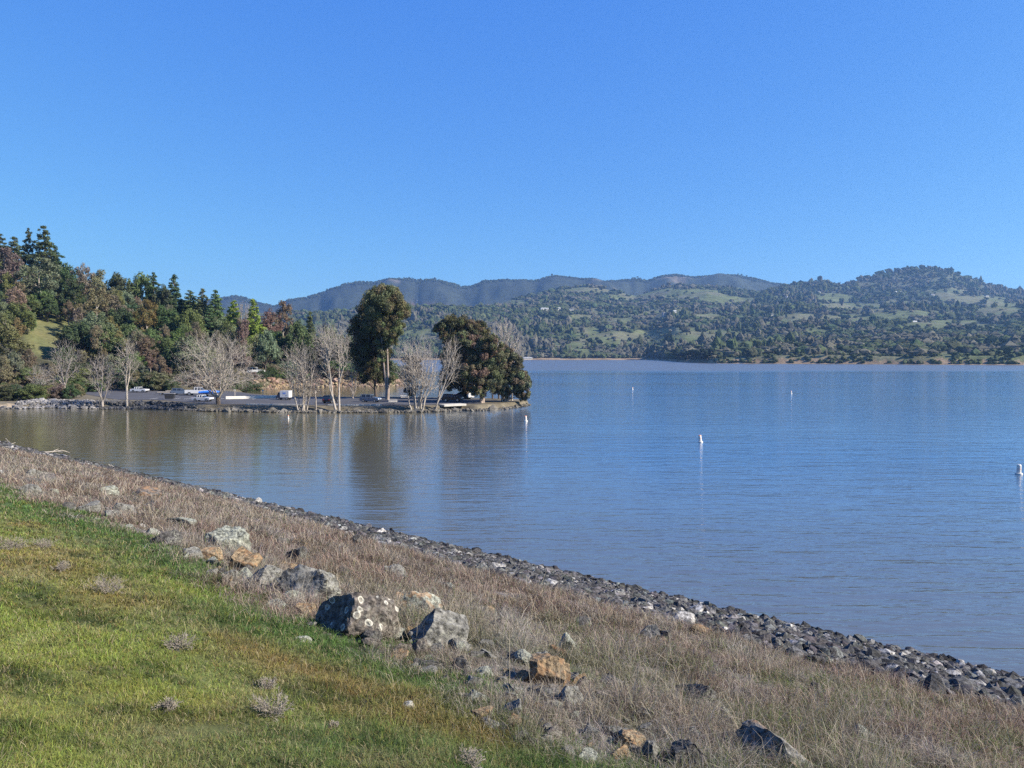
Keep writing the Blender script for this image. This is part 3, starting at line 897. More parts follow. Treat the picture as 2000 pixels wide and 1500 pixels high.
# ---- trees of the wooded hillside, each named by what it looks like and stands by
LT = [  # kind, px, top row, distance, width px, tint, label
    ('pine', -28, 462, 335, 60, G_DK, 'dark pine half cut by the left frame edge on the hill crest'),
    ('pine', 6, 457, 338, 46, G_DK, 'dark green pine on the hill crest at the far left'),
    ('pine', 34, 462, 345, 44, G_MID, 'mid green pine on the crest just left of the tallest pines'),
    ('pine', 62, 446, 335, 26, G_DK, 'thin dark pine on the skyline, left of the tallest pine'),
    ('pine', 92, 441, 332, 50, G_DK, 'tallest dark pine on the skyline of the left hill'),
    ('pine', 112, 478, 336, 40, G_DK, 'open-crowned pine leaning right beside the tallest pine'),
    ('gum', 15, 482, 300, 64, RED, 'rust-red eucalyptus at the left frame edge below the pines'),
    ('gum', 34, 560, 262, 50, PINK, 'slender pink-leaved tree low on the left hillside'),
    ('gum', 84, 500, 290, 82, G_GREY, 'broad grey-green eucalyptus above the grass clearing'),
    ('oak', 52, 545, 300, 46, G_DK, 'dark oak between the rusty and the grey-green eucalyptus'),
    ('oak', 132, 512, 320, 58, G_DK, 'dark oak on the crest right of the tall pines'),
    ('gum', 166, 514, 305, 50, BRN, 'brownish eucalyptus poking above the crest, left of a pair'),
    ('gum', 196, 524, 308, 52, BRN, 'brownish eucalyptus poking above the crest, right of a pair'),
    ('oak', 236, 528, 325, 76, G_DK, 'wide round dark oak on the middle of the wooded crest'),
    ('oak', 278, 530, 330, 60, G_MID, 'mid green oak on the crest beside the wide round one'),
    ('pine', 303, 532, 325, 34, G_DK, 'dark pine on the crest right of the round oaks'),
    ('conifer', 343, 536, 320, 40, G_DK, 'pointed dark conifer standing clear of the crest'),
    ('oak', 325, 552, 318, 46, G_DK, 'dark oak tucked left of the pointed conifer'),
    ('conifer', 374, 566, 318, 40, G_MID, 'conifer just right of the pointed dark one'),
    ('conifer', 398, 563, 316, 34, G_MID, 'narrow conifer, first of two close points on the falling crest'),
    ('conifer', 423, 566, 314, 38, G_BR, 'bright-tipped conifer, second of two close points on the falling crest'),
    ('conifer', 458, 585, 296, 38, G_YEL, 'yellow-green conifer behind the big bare tree'),
    ('conifer', 496, 583, 292, 40, G_YEL, 'brightest yellow-green conifer right of the big bare tree'),
    ('gum', 530, 602, 310, 48, RED, 'dull red tree on the crest above the hidden white truck'),
    ('gum', 553, 584, 318, 42, RED, 'dark red-brown tree that tops the dip in the skyline'),
    ('oak', 585, 620, 300, 58, G_MID, 'green oak behind the multi-stemmed bare tree'),
    ('conifer', 607, 608, 304, 26, G_MID, 'small narrow conifer over the bare multi-stemmed tree'),
    ('oak', 640, 632, 306, 60, G_GREY, 'grey-green oak behind the pair of leaning bare trunks'),
    ('oak', 678, 650, 300, 52, G_DK, 'dark oak low behind the tall eucalyptus on its left'),
    ('oak', 715, 672, 300, 60, G_MID, 'green oak at the low end of the wooded spit'),
    ('oak', 757, 700, 300, 50, G_MID, 'last green oak on the tip of the wooded spit'),
    ('gum', 18, 632, 226, 82, G_OLV, 'olive eucalyptus by the shore at the left frame edge'),
    ('gum', 146, 545, 292, 52, G_DK, 'dark eucalyptus over the top of the grass clearing'),
    ('gum', 190, 560, 272, 64, G_OLV, 'olive eucalyptus with a pale trunk right of the clearing'),
    ('gum', 226, 575, 284, 56, BRN, 'brown-green eucalyptus left of the orange-tinged one'),
    ('oak', 255, 590, 290, 60, G_DK, 'dark oak behind the orange-tinged tree'),
    ('gum', 288, 582, 272, 46, (0.115, 0.10, 0.042), 'orange-tinged olive tree half way along the wood'),
    ('oak', 322, 590, 280, 70, G_DK, 'large dark oak above the left edge of the big bare tree'),
    ('oak', 372, 600, 276, 66, G_MID, 'green oak straight behind the top of the big bare tree'),
    ('conifer', 410, 600, 282, 40, G_MID, 'green conifer behind the centre of the big bare tree'),
    ('oak', 440, 622, 268, 56, G_MID, 'green oak behind the right shoulder of the big bare tree'),
    ('gum', 476, 620, 262, 40, RED, 'dusky red tree between the two yellow-green conifers'),
    ('oak', 520, 640, 268, 50, G_GREY, 'grey-green oak above the hidden white truck'),
    ('gum', 292, 655, 240, 54, (0.10, 0.075, 0.055), 'dark brown eucalyptus near the lot, left of the big bare tree'),
    ('bush', 262, 682, 234, 46, G_BR, 'bright green bushy tree near the lot behind a slim bare tree'),
    ('oak', 160, 640, 250, 60, G_OLV, 'olive oak on the right edge of the grass clearing'),
    ('oak', 215, 650, 246, 66, G_GREY, 'grey-green oak on the lower slope right of the clearing'),
    ('gum', 330, 655, 244, 46, G_MID, 'green eucalyptus at the left rim of the big bare tree'),
    ('bush', 560, 700, 282, 50, G_GREY, 'grey bushy thicket above the orange bank'),
    ('bush', 660, 700, 290, 60, G_BR, 'bright green thicket above the orange bank'),
    ('bush', 700, 712, 290, 44, G_BR, 'bright green thicket beside the tall eucalyptus trunks'),
    ('bush', 55, 600, 262, 36, G_BR, 'bright green bush at the top of the grass clearing'),
]
for kind, px, top, Y, wpx, tint, lab in LT:
    b = land_at(px, Y); topz = EYE + (692 - top) / 1500 * Y
    b.z -= 0.3
    put_tree(kind, b, max(3.0, topz - b.z), wpx / 1500 * Y, tint, lab)

# filling trees, in groups that nothing tells apart
rg = random.Random(5)
GROUPS = [('oak', G_DK, 'dark green oak among the trees of the wooded left hillside'),
          ('oak', G_GREY, 'grey-green oak among the trees of the wooded left hillside'),
          ('gum', BRN, 'brown-green eucalyptus among the trees of the wooded left hillside'),
          ('gum', G_OLV, 'olive eucalyptus among the trees of the wooded left hillside'),
          ('oak', G_MID, 'mid green oak among the trees of the wooded left hillside')]
for px0 in range(-95, 780, 21):
    for Y in (246, 262, 280, 300, 322):
        px = px0 + rg.uniform(-9, 9); Yj = Y + rg.uniform(-7, 7)
        if 45 < px < 138 and Yj < 280: continue
        if px > 440 and Yj < interp(px, HBASE) + 11: continue
        if 485 < px < 540 and Yj < 275: continue
        b = land_at(px, Yj)
        if b.z < 1.5: continue
        sky_row = interp(px, [(-100, 470), (0, 490), (110, 510), (150, 545), (300, 552), (400, 585), (500, 615), (600, 640), (700, 672), (780, 706)])
        H = rg.uniform(9, 15)
        H = min(H, EYE + (692 - sky_row - 6) / 1500 * Yj - b.z)
        if H < 3: continue
        g = rg.choice(GROUPS if px < 300 else [GROUPS[0], GROUPS[1], GROUPS[1], GROUPS[4], GROUPS[2]])
        b.z -= 0.4
        put_tree(g[0], b, H, (rg.uniform(0.75, 0.95) if g[0] == 'oak' else 0.42) * H, g[1], g[2], 'filling ' + g[2].split(' among')[0] + ' trees of the left wood')
for px0 in range(-90, 440, 17):
    px = px0 + rg.uniform(-7, 7); Yj = interp(px, HBASE) + rg.uniform(2, 12)
    if 70 < px < 140 and rg.random() < 0.5: continue
    b = land_at(px, Yj); b.z -= 0.4
    g = rg.choice([('oak', G_GREY, 'low grey-green oak at the foot of the wooded hill behind the lot'), ('gum', BRN, 'low brownish gum tree at the foot of the wooded hill behind the lot'), ('oak', G_DK, 'low dark oak at the foot of the wooded hill behind the lot')])
    H = rg.uniform(5, 9)
    put_tree(g[0], b, H, H * 0.85 if g[0] == 'oak' else H * 0.5, g[1], g[2], g[2].split(' at the')[0] + ' row behind the lot')
for px0 in range(-60, 150, 11):
    for k_ in range(2):
        px = px0 + rg.uniform(-5, 5); Y = (183 + 14 * k_) + rg.uniform(-3, 5) + max(0, px - 60) * 0.1
        b = land_at(px, Y); b.z -= 0.3; H = rg.uniform(2.2, 4.5)
        put_tree('bush', b, H, H * rg.uniform(1.1, 1.8), rg.choice([G_DK, G_OLV, BRN, G_MID]), 'dark shrub in the undergrowth behind the pale rubble of the left shore', 'shrubs behind the left shore rubble')
# low shrubs along the foot of the hill and the clearing
for i, px0 in enumerate(range(-80, 500, 10)):
    px = px0 + rg.uniform(-6, 6); Y = interp(px, HBASE) + rg.uniform(-3, 8)
    b = land_at(px, Y); b.z -= 0.4
    H = rg.uniform(3.0, 6.0)
    put_tree('bush', b, H, H * rg.uniform(1.1, 1.7), rg.choice([G_DK, G_OLV, BRN, G_MID]), 'low shrub in the thicket along the foot of the wooded hill', 'shrubs along the foot of the hill')
for i, px0 in enumerate(range(490, 790, 10)):
    px = px0 + rg.uniform(-6, 6); Y = interp(px, HBASE) + rg.uniform(3.5, 9)
    b = land_at(px, Y); b.z -= 0.4
    H = rg.uniform(2.5, 5.0)
    put_tree('bush', b, H, H * rg.uniform(1.2, 1.8), rg.choice([G_DK, RED, BRN, G_BR, G_GREY]), 'low shrub along the top of the orange bank of the inlet', 'shrubs above the orange bank')


# ---- leafless trees: twigs fill an outline, limbs gather them back to the foot
def gather(segs, p, pts, rt, rng, lvl=0):
    n = len(pts)
    if n == 1:
        e = Vector(pts[0]); m_ = p.lerp(e, 0.5) + Vector((rng.gauss(0, .05), rng.gauss(0, .05), rng.gauss(0.04, .05))) * (e - p).length
        segs.append((p[:], m_[:], rt * 1.0, rt * 0.75)); segs.append((m_[:], e[:], rt * 0.75, rt * 0.35))
        return
    c = Vector(pts.mean(0))
    f = (0.16 if lvl == 0 else 0.34) + rng.uniform(-0.05, 0.08)
    dst = (c - p).length
    q = p + (c - p) * f + Vector((rng.gauss(0, .035), rng.gauss(0, .035), rng.gauss(0, .02))) * dst
    r_ = rt * n ** 0.44
    segs.append((p[:], q[:], r_ * 1.05, r_ * 0.9))
    i = rng.randrange(n)
    a_ = pts[np.argmax(((pts - pts[i]) ** 2).sum(1))]; b_ = pts[np.argmax(((pts - a_) ** 2).sum(1))]
    da = ((pts - a_) ** 2).sum(1); db = ((pts - b_) ** 2).sum(1) * rng.uniform(0.75, 1.35)
    ka = da < db
    if ka.all() or not ka.any(): ka = np.arange(n) < n // 2
    gather(segs, q, pts[ka], rt, rng, lvl + 1); gather(segs, q, pts[~ka], rt, rng, lvl + 1)


def bare_tree(px, Y, lobes, tips, stems, trunk_row, seed, label, mat='bark_pale', rt=0.012, rough_r=1.0):
    rng = random.Random(seed); rs = np.random.default_rng(seed)
    b = land_at(px, Y); zb = max(b.z, 0.0) - 0.4
    k = Y / 1500
    t = thing('bare_tree', label, 'tree', (b.x, b.y, zb), 0)
    ar = np.array([l[2] * l[3] for l in lobes], float); ar /= ar.sum(); pts = []
    for (lx, ly, rx_, ry_), w in zip(lobes, ar):
        m = max(20, int(1.35 * tips * w)); u = rs.normal(size=(m, 3)); u /= np.linalg.norm(u, axis=1)[:, None]
        u *= (rs.random(m) ** 0.42)[:, None] * (1 + 0.12 * rs.normal(size=m))[:, None] * [1.14, 1.1, 1.0]
        pts.append(u * [rx_ * k, rx_ * k * 0.85, ry_ * k] + [(lx - px) * k, 0, EYE + (692 - ly) * k - zb])
    pts = np.vstack(pts); pts = pts[pts[:, 2] > 1.2]
    tr, br = [], []
    if trunk_row:
        zt = EYE + (692 - trunk_row) * k - zb
        r = rt * len(pts) ** 0.44 * 1.0; p = Vector((0, 0, 0))
        for i in range(4):
            q = p + Vector((rng.gauss(0, .04), rng.gauss(0, .04), zt / 4)); tr.append((p[:], q[:], r * (1.35 if i == 0 else 1.05), r)); p = q
        groups = [(p, pts)]
        if stems > 1:
            ang = np.arctan2(pts[:, 1] - p.y, pts[:, 0] - p.x); o = np.argsort(ang + rs.normal(0, .3, len(pts)))
            groups = [(p - Vector((0, 0, rng.uniform(0, zt * .15))), pts[g]) for g in np.array_split(o, stems)]
    else:
        xs = np.argsort(pts[:, 0] + rs.normal(0, 1.0, len(pts)) * pts[:, 0].std() * 0.5); groups = []
        for j, g in enumerate(np.array_split(xs, stems)):
            st = Vector(((j - (stems - 1) / 2) * 0.22, rng.uniform(-.5, .5), 0)); groups.append((st, pts[g]))
    for st, g in groups:
        one = []; gather(one, st, g, rt, rng); br += one
        if not trunk_row: tr.append((one[0][0], one[0][1], one[0][2] * 1.06, one[0][3] * 1.06))
    link('trunk', trunk_mesh('trunk', tr, 8), M['bark_dark' if tips > 3000 else mat], t)
    link('branches', segs_mesh('branches', br, 3), M[mat], t)
    return t


F = lambda px: float(hy(interp(px, FRONT)))
bare_tree(425, F(425) + 4.5, [(425, 700, 68, 56), (422, 742, 84, 28)], 4800, 6, 776, 3, 'big round bare tree with a fan of pale branches over a short dark trunk', rt=0.0105)
bare_tree(590, F(590) + 1.2, [(584, 712, 36, 54), (596, 755, 26, 34)], 1200, 7, None, 4, 'bare tree with many slender stems rising from the water edge, right of the white van', rt=0.014)
bare_tree(617, F(617) + 2, [(620, 742, 15, 38)], 220, 1, 780, 5, 'small low bare tree between the many-stemmed one and the leaning pair', 'bark_grey')
bare_tree(656, F(654) + 0.8, [(640, 690, 20, 58)], 380, 1, None, 6, 'tall pale bare tree leaning left at its foot beside the dark car', rt=0.016)
bare_tree(662, F(662) + 1.4, [(668, 695, 17, 55)], 320, 1, 765, 7, 'straight slim bare tree just right of the left-leaning pale one', rt=0.015)
bare_tree(815, F(815) + 1.2, [(812, 712, 46, 60), (828, 742, 44, 34)], 1700, 8, None, 8, 'broad bare tree of many crooked stems at the water edge between the eucalyptus groups', rt=0.0145)
bare_tree(849, F(850) + 1.4, [(884, 700, 22, 50)], 420, 2, None, 9, 'slim bare tree leaning right out of the water edge toward the black car', rt=0.015)
bare_tree(985, 182, [(985, 652, 27, 36), (968, 670, 18, 26), (1008, 668, 14, 26)], 1300, 4, 715, 10, 'tall bare tree rising out of the rightmost eucalyptus', rt=0.013)
bare_tree(1000, 180, [(1013, 690, 13, 30)], 220, 2, 745, 18, 'bare branches leaning right at the tip of the peninsula', rt=0.013)
bare_tree(199, F(199) + 1.0, [(199, 728, 33, 42)], 900, 4, 785, 11, 'bushy bare tree at the water edge left of the slim one', 'bark_grey')
bare_tree(247, F(247) + 1.2, [(249, 702, 23, 50)], 650, 2, 758, 12, 'slim tall bare tree with a straight pale trunk near the left end of the lot', rt=0.013)
bare_tree(125, 200, [(128, 705, 32, 48), (105, 735, 26, 26)], 1100, 3, 755, 13, 'grey bare tree behind the pale rubble on the left shore', 'bark_grey')
bare_tree(75, 212, [(78, 735, 24, 28)], 500, 3, 765, 14, 'low grey bare tree beside the olive eucalyptus', 'bark_grey')
bare_tree(640, 292, [(640, 668, 32, 42)], 1300, 4, 725, 15, 'hazy grey leafless oak on the spit behind the leaning pair', 'bark_grey', rt=0.02)
bare_tree(676, 290, [(672, 685, 26, 42)], 900, 4, 735, 16, 'hazy grey leafless oak on the spit left of the tall eucalyptus', 'bark_grey', rt=0.02)
bare_tree(478, 300, [(478, 618, 24, 32)], 800, 3, 665, 17, 'grey leafless oak between the two yellow-green conifers', 'bark_grey', rt=0.02)
bare_tree(690, F(640) + 30, [(688, 730, 18, 36)], 380, 3, 775, 19, 'thin grey bare tree at the back of the lot left of the eucalyptus', 'bark_grey')


# ---- the big eucalyptus of the peninsula: crowns laid out lobe by lobe
def big_gum(px, Y, lobes, stems, label, seed, tint=(0.135, 0.145, 0.075), alt=((0.17, 0.14, 0.085), 0.12), bark='bark_euc', r0=0.36):
    global R
    R = np.random.default_rng(seed)
    rng = random.Random(seed)
    b = land_at(px, Y); zb = max(0.6, b.z) - 0.2
    t = thing('eucalyptus_tree', label, 'tree', (b.x, Y, zb), 0)
    k = Y / 1500
    cc, cr = [], []
    for (lx, ly, rx, ry) in lobes:
        c = np.array([(lx - px) * k, rng.uniform(-1.2, 1.2), EYE + (692 - ly) * k - zb])
        rr3 = np.array([rx * k, rx * k * 0.9, ry * k]) * 1.1
        m = int(14 + rx * ry / 13)
        u = unit(m) * R.uniform(0.35, 0.95, (m, 1))
        cc.append(c + u * rr3); cr.append(R.uniform(0.14, 0.27, m) * min(rr3[0], rr3[2]) + 0.2)
    cc = np.vstack(cc); cr = np.concatenate(cr)
    link('crown', clumps_mesh('crown', cc, cr, 190, 0.19, tint, 0.34, droop=0.9, aspect=0.42, alt=alt), M['leaf'], t)
    tr = []
    for (sx, tx, ty) in stems:
        p = Vector(((sx - px) * k, rng.uniform(-.3, .3), -0.4)); e = Vector(((tx - px) * k, 0, EYE + (692 - ty) * k - zb))
        n = 7; r = r0; q0 = p
        for i in range(1, n + 1):
            f = i / n
            q = p.lerp(e, f) + Vector((math.sin(f * 3 + seed) * 0.25, math.cos(f * 4) * 0.2, 0)) * (f < 1)
            tr.append((q0[:], q[:], r * (1.25 if i == 1 else 1), r * 0.88)); r *= 0.86; q0 = q
    base_pts = [Vector(s_[1]) for s_ in tr]
    for i in range(0, len(cc), max(1, len(cc) // 26)):
        c = Vector(cc[i]); lower = [q for q in base_pts if q.z < c.z - 0.6] or base_pts[:1]
        q = min(lower, key=lambda v: (v - c).length)
        mid = q.lerp(c, 0.5) + Vector((0, 0, 0.3))
        tr.append((q[:], mid[:], 0.14, 0.09)); tr.append((mid[:], c[:], 0.09, 0.03))
    tm_ = link('trunk', trunk_mesh('trunk', tr, 8), M[bark], t)
    for o in t.children:
        if o.name.startswith('crown'): o.color = (1, 1, 1, 1)
    return t


big_gum(758, 184, [(752, 592, 36, 34), (772, 612, 26, 34), (735, 620, 26, 36), (757, 640, 30, 24), (745, 570, 22, 14), (768, 575, 16, 14), (745, 665, 18, 20), (747, 690, 13, 18), (765, 662, 14, 14), (766, 742, 6, 9)],
        [(757, 759, 600), (755, 747, 640)], 'tallest eucalyptus with a big rounded olive crown on a bare pale trunk', 21)
big_gum(735, 190, [(718, 612, 22, 24), (706, 640, 22, 20), (730, 668, 34, 34), (742, 695, 24, 26), (705, 690, 22, 24), (722, 718, 26, 22), (742, 735, 12, 14), (712, 740, 12, 10), (700, 660, 14, 14)],
        [(735, 727, 640)], 'darker eucalyptus with foliage hanging low, left of the tallest one', 22, (0.10, 0.10, 0.055), ((0.17, 0.13, 0.08), 0.2), 'bark_dark', 0.38)
big_gum(915, 188, [(882, 632, 26, 18), (860, 640, 16, 12), (905, 645, 30, 24), (925, 665, 26, 26), (905, 690, 28, 28), (900, 730, 26, 26), (925, 750, 22, 18), (912, 765, 18, 12), (868, 655, 14, 12), (928, 648, 24, 20), (890, 668, 22, 20), (884, 705, 24, 28), (880, 742, 20, 22), (945, 655, 18, 16)],
        [(915, 905, 650), (911, 880, 640)], 'dark eucalyptus at the back of the right-hand group, over the dark cars', 23, (0.11, 0.105, 0.06), ((0.16, 0.12, 0.08), 0.15), 'bark_dark', 0.35)
big_gum(942, 172, [(905, 665, 20, 16), (930, 680, 26, 24), (958, 672, 22, 18), (945, 705, 34, 26), (925, 730, 28, 24), (955, 738, 30, 22), (940, 762, 26, 14), (975, 700, 16, 20)],
        [(941, 938, 690), (943, 958, 700)], 'reddish-topped eucalyptus with a white trunk in the middle of the right-hand group', 24, (0.13, 0.135, 0.075), ((0.18, 0.125, 0.095), 0.18))
big_gum(984, 176, [(975, 715, 24, 20), (995, 735, 26, 20), (1012, 722, 14, 12), (1015, 750, 22, 20), (990, 762, 24, 14), (1022, 768, 12, 14), (970, 750, 18, 18), (1028, 740, 10, 12), (984, 692, 18, 18), (1004, 706, 18, 16)],
        [(980, 982, 730), (988, 1005, 730), (984, 992, 745)], 'weeping eucalyptus with pale forked trunks at the tip of the peninsula', 25, (0.13, 0.135, 0.085), ((0.165, 0.13, 0.09), 0.15))
big_gum(803, 193, [(803, 706, 16, 14), (812, 722, 12, 16), (796, 735, 12, 16), (800, 765, 10, 8)], [(803, 803, 730)],
        'small reddish young eucalyptus behind the broad bare tree', 26, (0.14, 0.12, 0.07), ((0.25, 0.11, 0.09), 0.4), 'bark_dark', 0.15)

# ------------------------------------------------------------------ far woods (too many to count) and single far trees
R = np.random.default_rng(99)
ico = bmesh.new(); bmesh.ops.create_icosphere(ico, subdivisions=2, radius=1.0)
IV = np.array([v.co[:] for v in ico.verts]); IF = np.array([[v.index for v in f.verts] for f in ico.faces]); ico.free()
ico = bmesh.new(); bmesh.ops.create_icosphere(ico, subdivisions=1, radius=1.0)
JV = np.array([v.co[:] for v in ico.verts]); JF = np.array([[v.index for v in f.verts] for f in ico.faces]); ico.free()


def blobs(centres, rx, rz, cols, BV, BF, jit=0.28):
    n = len(centres); m = len(BV)
    v = BV[None] * (1 + R.uniform(-jit, jit, (n, m, 1)))
    v = v * np.stack([rx, rx, rz], 1)[:, None, :] + centres[:, None, :]
    f = BF[None] + (np.arange(n) * m)[:, None, None]
    c = np.repeat(cols[:, None, :], m, 1) * R.uniform(0.75, 1.25, (n, m, 1))
    return v.reshape(-1, 3), f.reshape(-1, 3), np.clip(c.reshape(-1, 3), 0.004, 1)


n = 52000
px = R.uniform(560, 2120, n)
r0 = interp(px, SHORE)
Yv = (r0 * 1.01 + 4) * np.exp(R.random(n) ** 0.85 * np.log(3750 / r0))
z = hill_z(px, Yv)
cl1 = clearing(px, Yv, z)
keep = (R.random(n) > cl1 * 0.96)
keep &= ~((px < 1080) & (Yv > 3300) & (R.random(n) < 0.3))
px, Yv, z = px[keep], Yv[keep], z[keep]
n = len(px)
rx = np.clip(R.lognormal(1.5, 0.38, n), 2.4, 11) * (0.8 + 0.35 * (Yv / 3000)); tall = (fbm((px - 1000) / 1500 * Yv / 200, Yv / 200, 91, 2) > 0.58) & (R.random(n) < 0.6)
rz = np.where(tall, rx * R.uniform(1.2, 1.7, n), rx * R.uniform(0.7, 0.95, n)); rx = np.where(tall, rx * 0.7, rx)
cols = np.array([0.052, 0.064, 0.034]) * R.uniform(0.8, 1.3, (n, 1)) * (1 + R.normal(0, .06, (n, 3)))
gy = fbm((px - 1000) / 1500 * Yv / 70, Yv / 70, 97, 3) + R.normal(0, .06, n) > 0.56
cols[gy] = np.array([0.085, 0.082, 0.062]) * R.uniform(0.8, 1.25, (gy.sum(), 1))
cen = np.stack([(px - 1000) / 1500 * Yv, Yv, z + rz * 0.72], 1)
# dense dark grove on the promontory and tree belt along the shore
v1, f1, c1 = blobs(cen, rx * R.uniform(0.8, 1.35, n), rz, cols, JV, JF, 0.36)
# each crown gets two satellite clumps so that no crown is a smooth ball
sat = np.repeat(np.arange(n), 3)
off = unit(len(sat)); off[:, 2] = np.abs(off[:, 2]) * 0.8 - 0.1
cen2 = cen[sat] + off * (rx[sat] * R.uniform(0.7, 1.15, len(sat)))[:, None] * [1.2, 1, 0.7]
v2, f2, c2 = blobs(cen2, rx[sat] * R.uniform(0.35, 0.55, len(sat)), rz[sat] * 0.45, cols[sat] * R.uniform(0.85, 1.3, (len(sat), 1)), JV, JF, 0.35)
m = len(v1)
ft = link('distant_woods', mesh_np('distant_woods', np.vstack([v1, v2]), np.vstack([f1, f2 + m]), np.vstack([c1, c2])), M['far_crown'])
tag(ft, 'mixed oak and conifer woods covering the far hills', 'woods', kind='stuff')
n = 1100
px = R.uniform(1395, 2120, n); Yv = interp(px, SHORE) + 2 + 60 * R.random(n) ** 2.2
kp = fbm(px / 25, Yv / 30, 95, 3) > 0.47
px, Yv = px[kp], Yv[kp]; n = len(px)
rx = R.uniform(0.8, 2.6, n)
v1, f1, c1 = blobs(np.stack([(px - 1000) / 1500 * Yv, Yv, hill_z(px, Yv) + rx * .5], 1), rx * 1.2, rx, np.array([0.045, 0.055, 0.028]) * R.uniform(0.6, 1.6, (n, 1)), JV, JF, 0.3)
bs = link('shore_scrub', mesh_np('shore_scrub', v1, f1, c1), M['far_crown'])
tag(bs, 'dark scrub dotted over the low bluff of the far right shore', 'scrub', kind='stuff')
# chaparral on the farthest ridge
n = 3200
px = R.uniform(380, 1620, n); Yv = R.uniform(4930, 5040, n)
z = hill_z(px, Yv)
rx = R.uniform(3, 7, n)
rx[:60] *= 1.8
v1, f1, c1 = blobs(np.stack([(px - 1000) / 1500 * Yv, Yv, z + 1.5], 1), rx * 1.3, rx * 0.9, np.array([0.04, 0.05, 0.03]) * R.uniform(0.7, 1.4, (n, 1)), JV, JF, 0.3)
fc = link('ridge_scrub', mesh_np('ridge_scrub', v1, f1, c1), M['far_crown'])
tag(fc, 'dark scrub covering the farthest blue ridge', 'scrub', kind='stuff')


def far_tree(px, Y, H, label, group, name='oak_tree', tint=(0.045, 0.058, 0.03)):
    b = Vector(((px - 1000) / 1500 * Y, Y, float(hill_z(px, Y))))
    t = thing(name, label, 'tree', b, 0, group)
    n = 9
    c = unit(n) * np.array([[H * 0.33, H * 0.33, H * 0.22]]) + [0, 0, H * 0.68]
    rr_ = R.uniform(0.16, 0.27, n) * H
    v, f, col = blobs(c, rr_, rr_ * 0.8, np.tile(tint, (n, 1)) * R.uniform(0.8, 1.3, (n, 1)), JV, JF)
    link('crown', mesh_np('crown', v, f, col), M['far_crown'], t)
    link('trunk', segs_mesh('trunk', [((0, 0, -1), (0, 0, H * 0.5), H * 0.04, H * 0.03), ((0, 0, H * .4), (H * .2, 0, H * .7), H * .025, H * .01), ((0, 0, H * .4), (-H * .2, 0, H * .7), H * .025, H * .01)], 5), M['bark_dark'], t)
    return t


for px in (1548, 1562, 1580, 1592, 1604, 1618, 1636, 1660, 1676, 1692, 1720, 1727, 1745, 1768, 1780, 1786, 1800, 1808, 1822, 1830, 1842, 1856, 1868, 1885, 1902, 1915, 1932, 1946, 1962, 1985):
    far_tree(px, 3545, R.uniform(9, 17), 'small oak standing out on the skyline of the highest right-hand hill', 'oaks along the skyline of the right-hand hill')
for px in (640, 790, 800, 806, 822, 850, 1078, 1112, 1236, 1244, 1249, 1258, 1440, 1446, 1456):
    far_tree(px, 4995, R.uniform(9, 17), 'tiny lone tree sticking up from the farthest blue ridge', 'lone trees on the farthest ridge')
for px, Y in ((1166, 2280), (1215, 2150), (1180, 2250), (1240, 1900), (1345, 2100), (1690, 2500), (1705, 2900), (1770, 2500), (1600, 2700), (1875, 2400), (1950, 1900), (1840, 2700)):
    far_tree(px, Y, R.uniform(11, 17), 'lone dark oak on an open grassy slope of the far hills', 'lone oaks on the far grassy slopes')
# dark grove on the small promontory
for px in range(1322, 1392, 6):
    far_tree(px + R.uniform(-2, 2), float(interp(px, SHORE)) * 1.0 + R.uniform(8, 20), R.uniform(12, 18), 'dark tree in the grove on the low promontory of the far shore', 'grove on the far promontory', 'grove_tree', (0.02, 0.028, 0.02))


# ---- houses on the far hills
def house(px, py, Y, w, d, h, wall, roof, label, rz=0.2):
    k = hill_z(px, Y)
    b = Vector(((px - 1000) / 1500 * Y, Y, float(k) + 1.0))
    b.z = max(b.z, EYE + (692 - py) / 1500 * Y - 1)
    t = thing('house', label, 'house', b, rz)
    MB().box(0, 0, h / 2 - 3, w, d, h + 6).build('wall', M[wall], t)
    r = MB().prism([(-w / 2 - .8, h), (w / 2 + .8, h), (w / 2 - 1.2, h + 2.6), (-w / 2 + 1.2, h + 2.6)], -d / 2 - .8, d / 2 + .8)
    r.build('roof', M[roof], t)
    for x in np.linspace(-w * 0.32, w * 0.32, 3):
        MB().box(x, -d / 2 - 0.05, h * 0.55, w * 0.12, 0.12, h * 0.4).build('window', M['glass'], t)
    return t


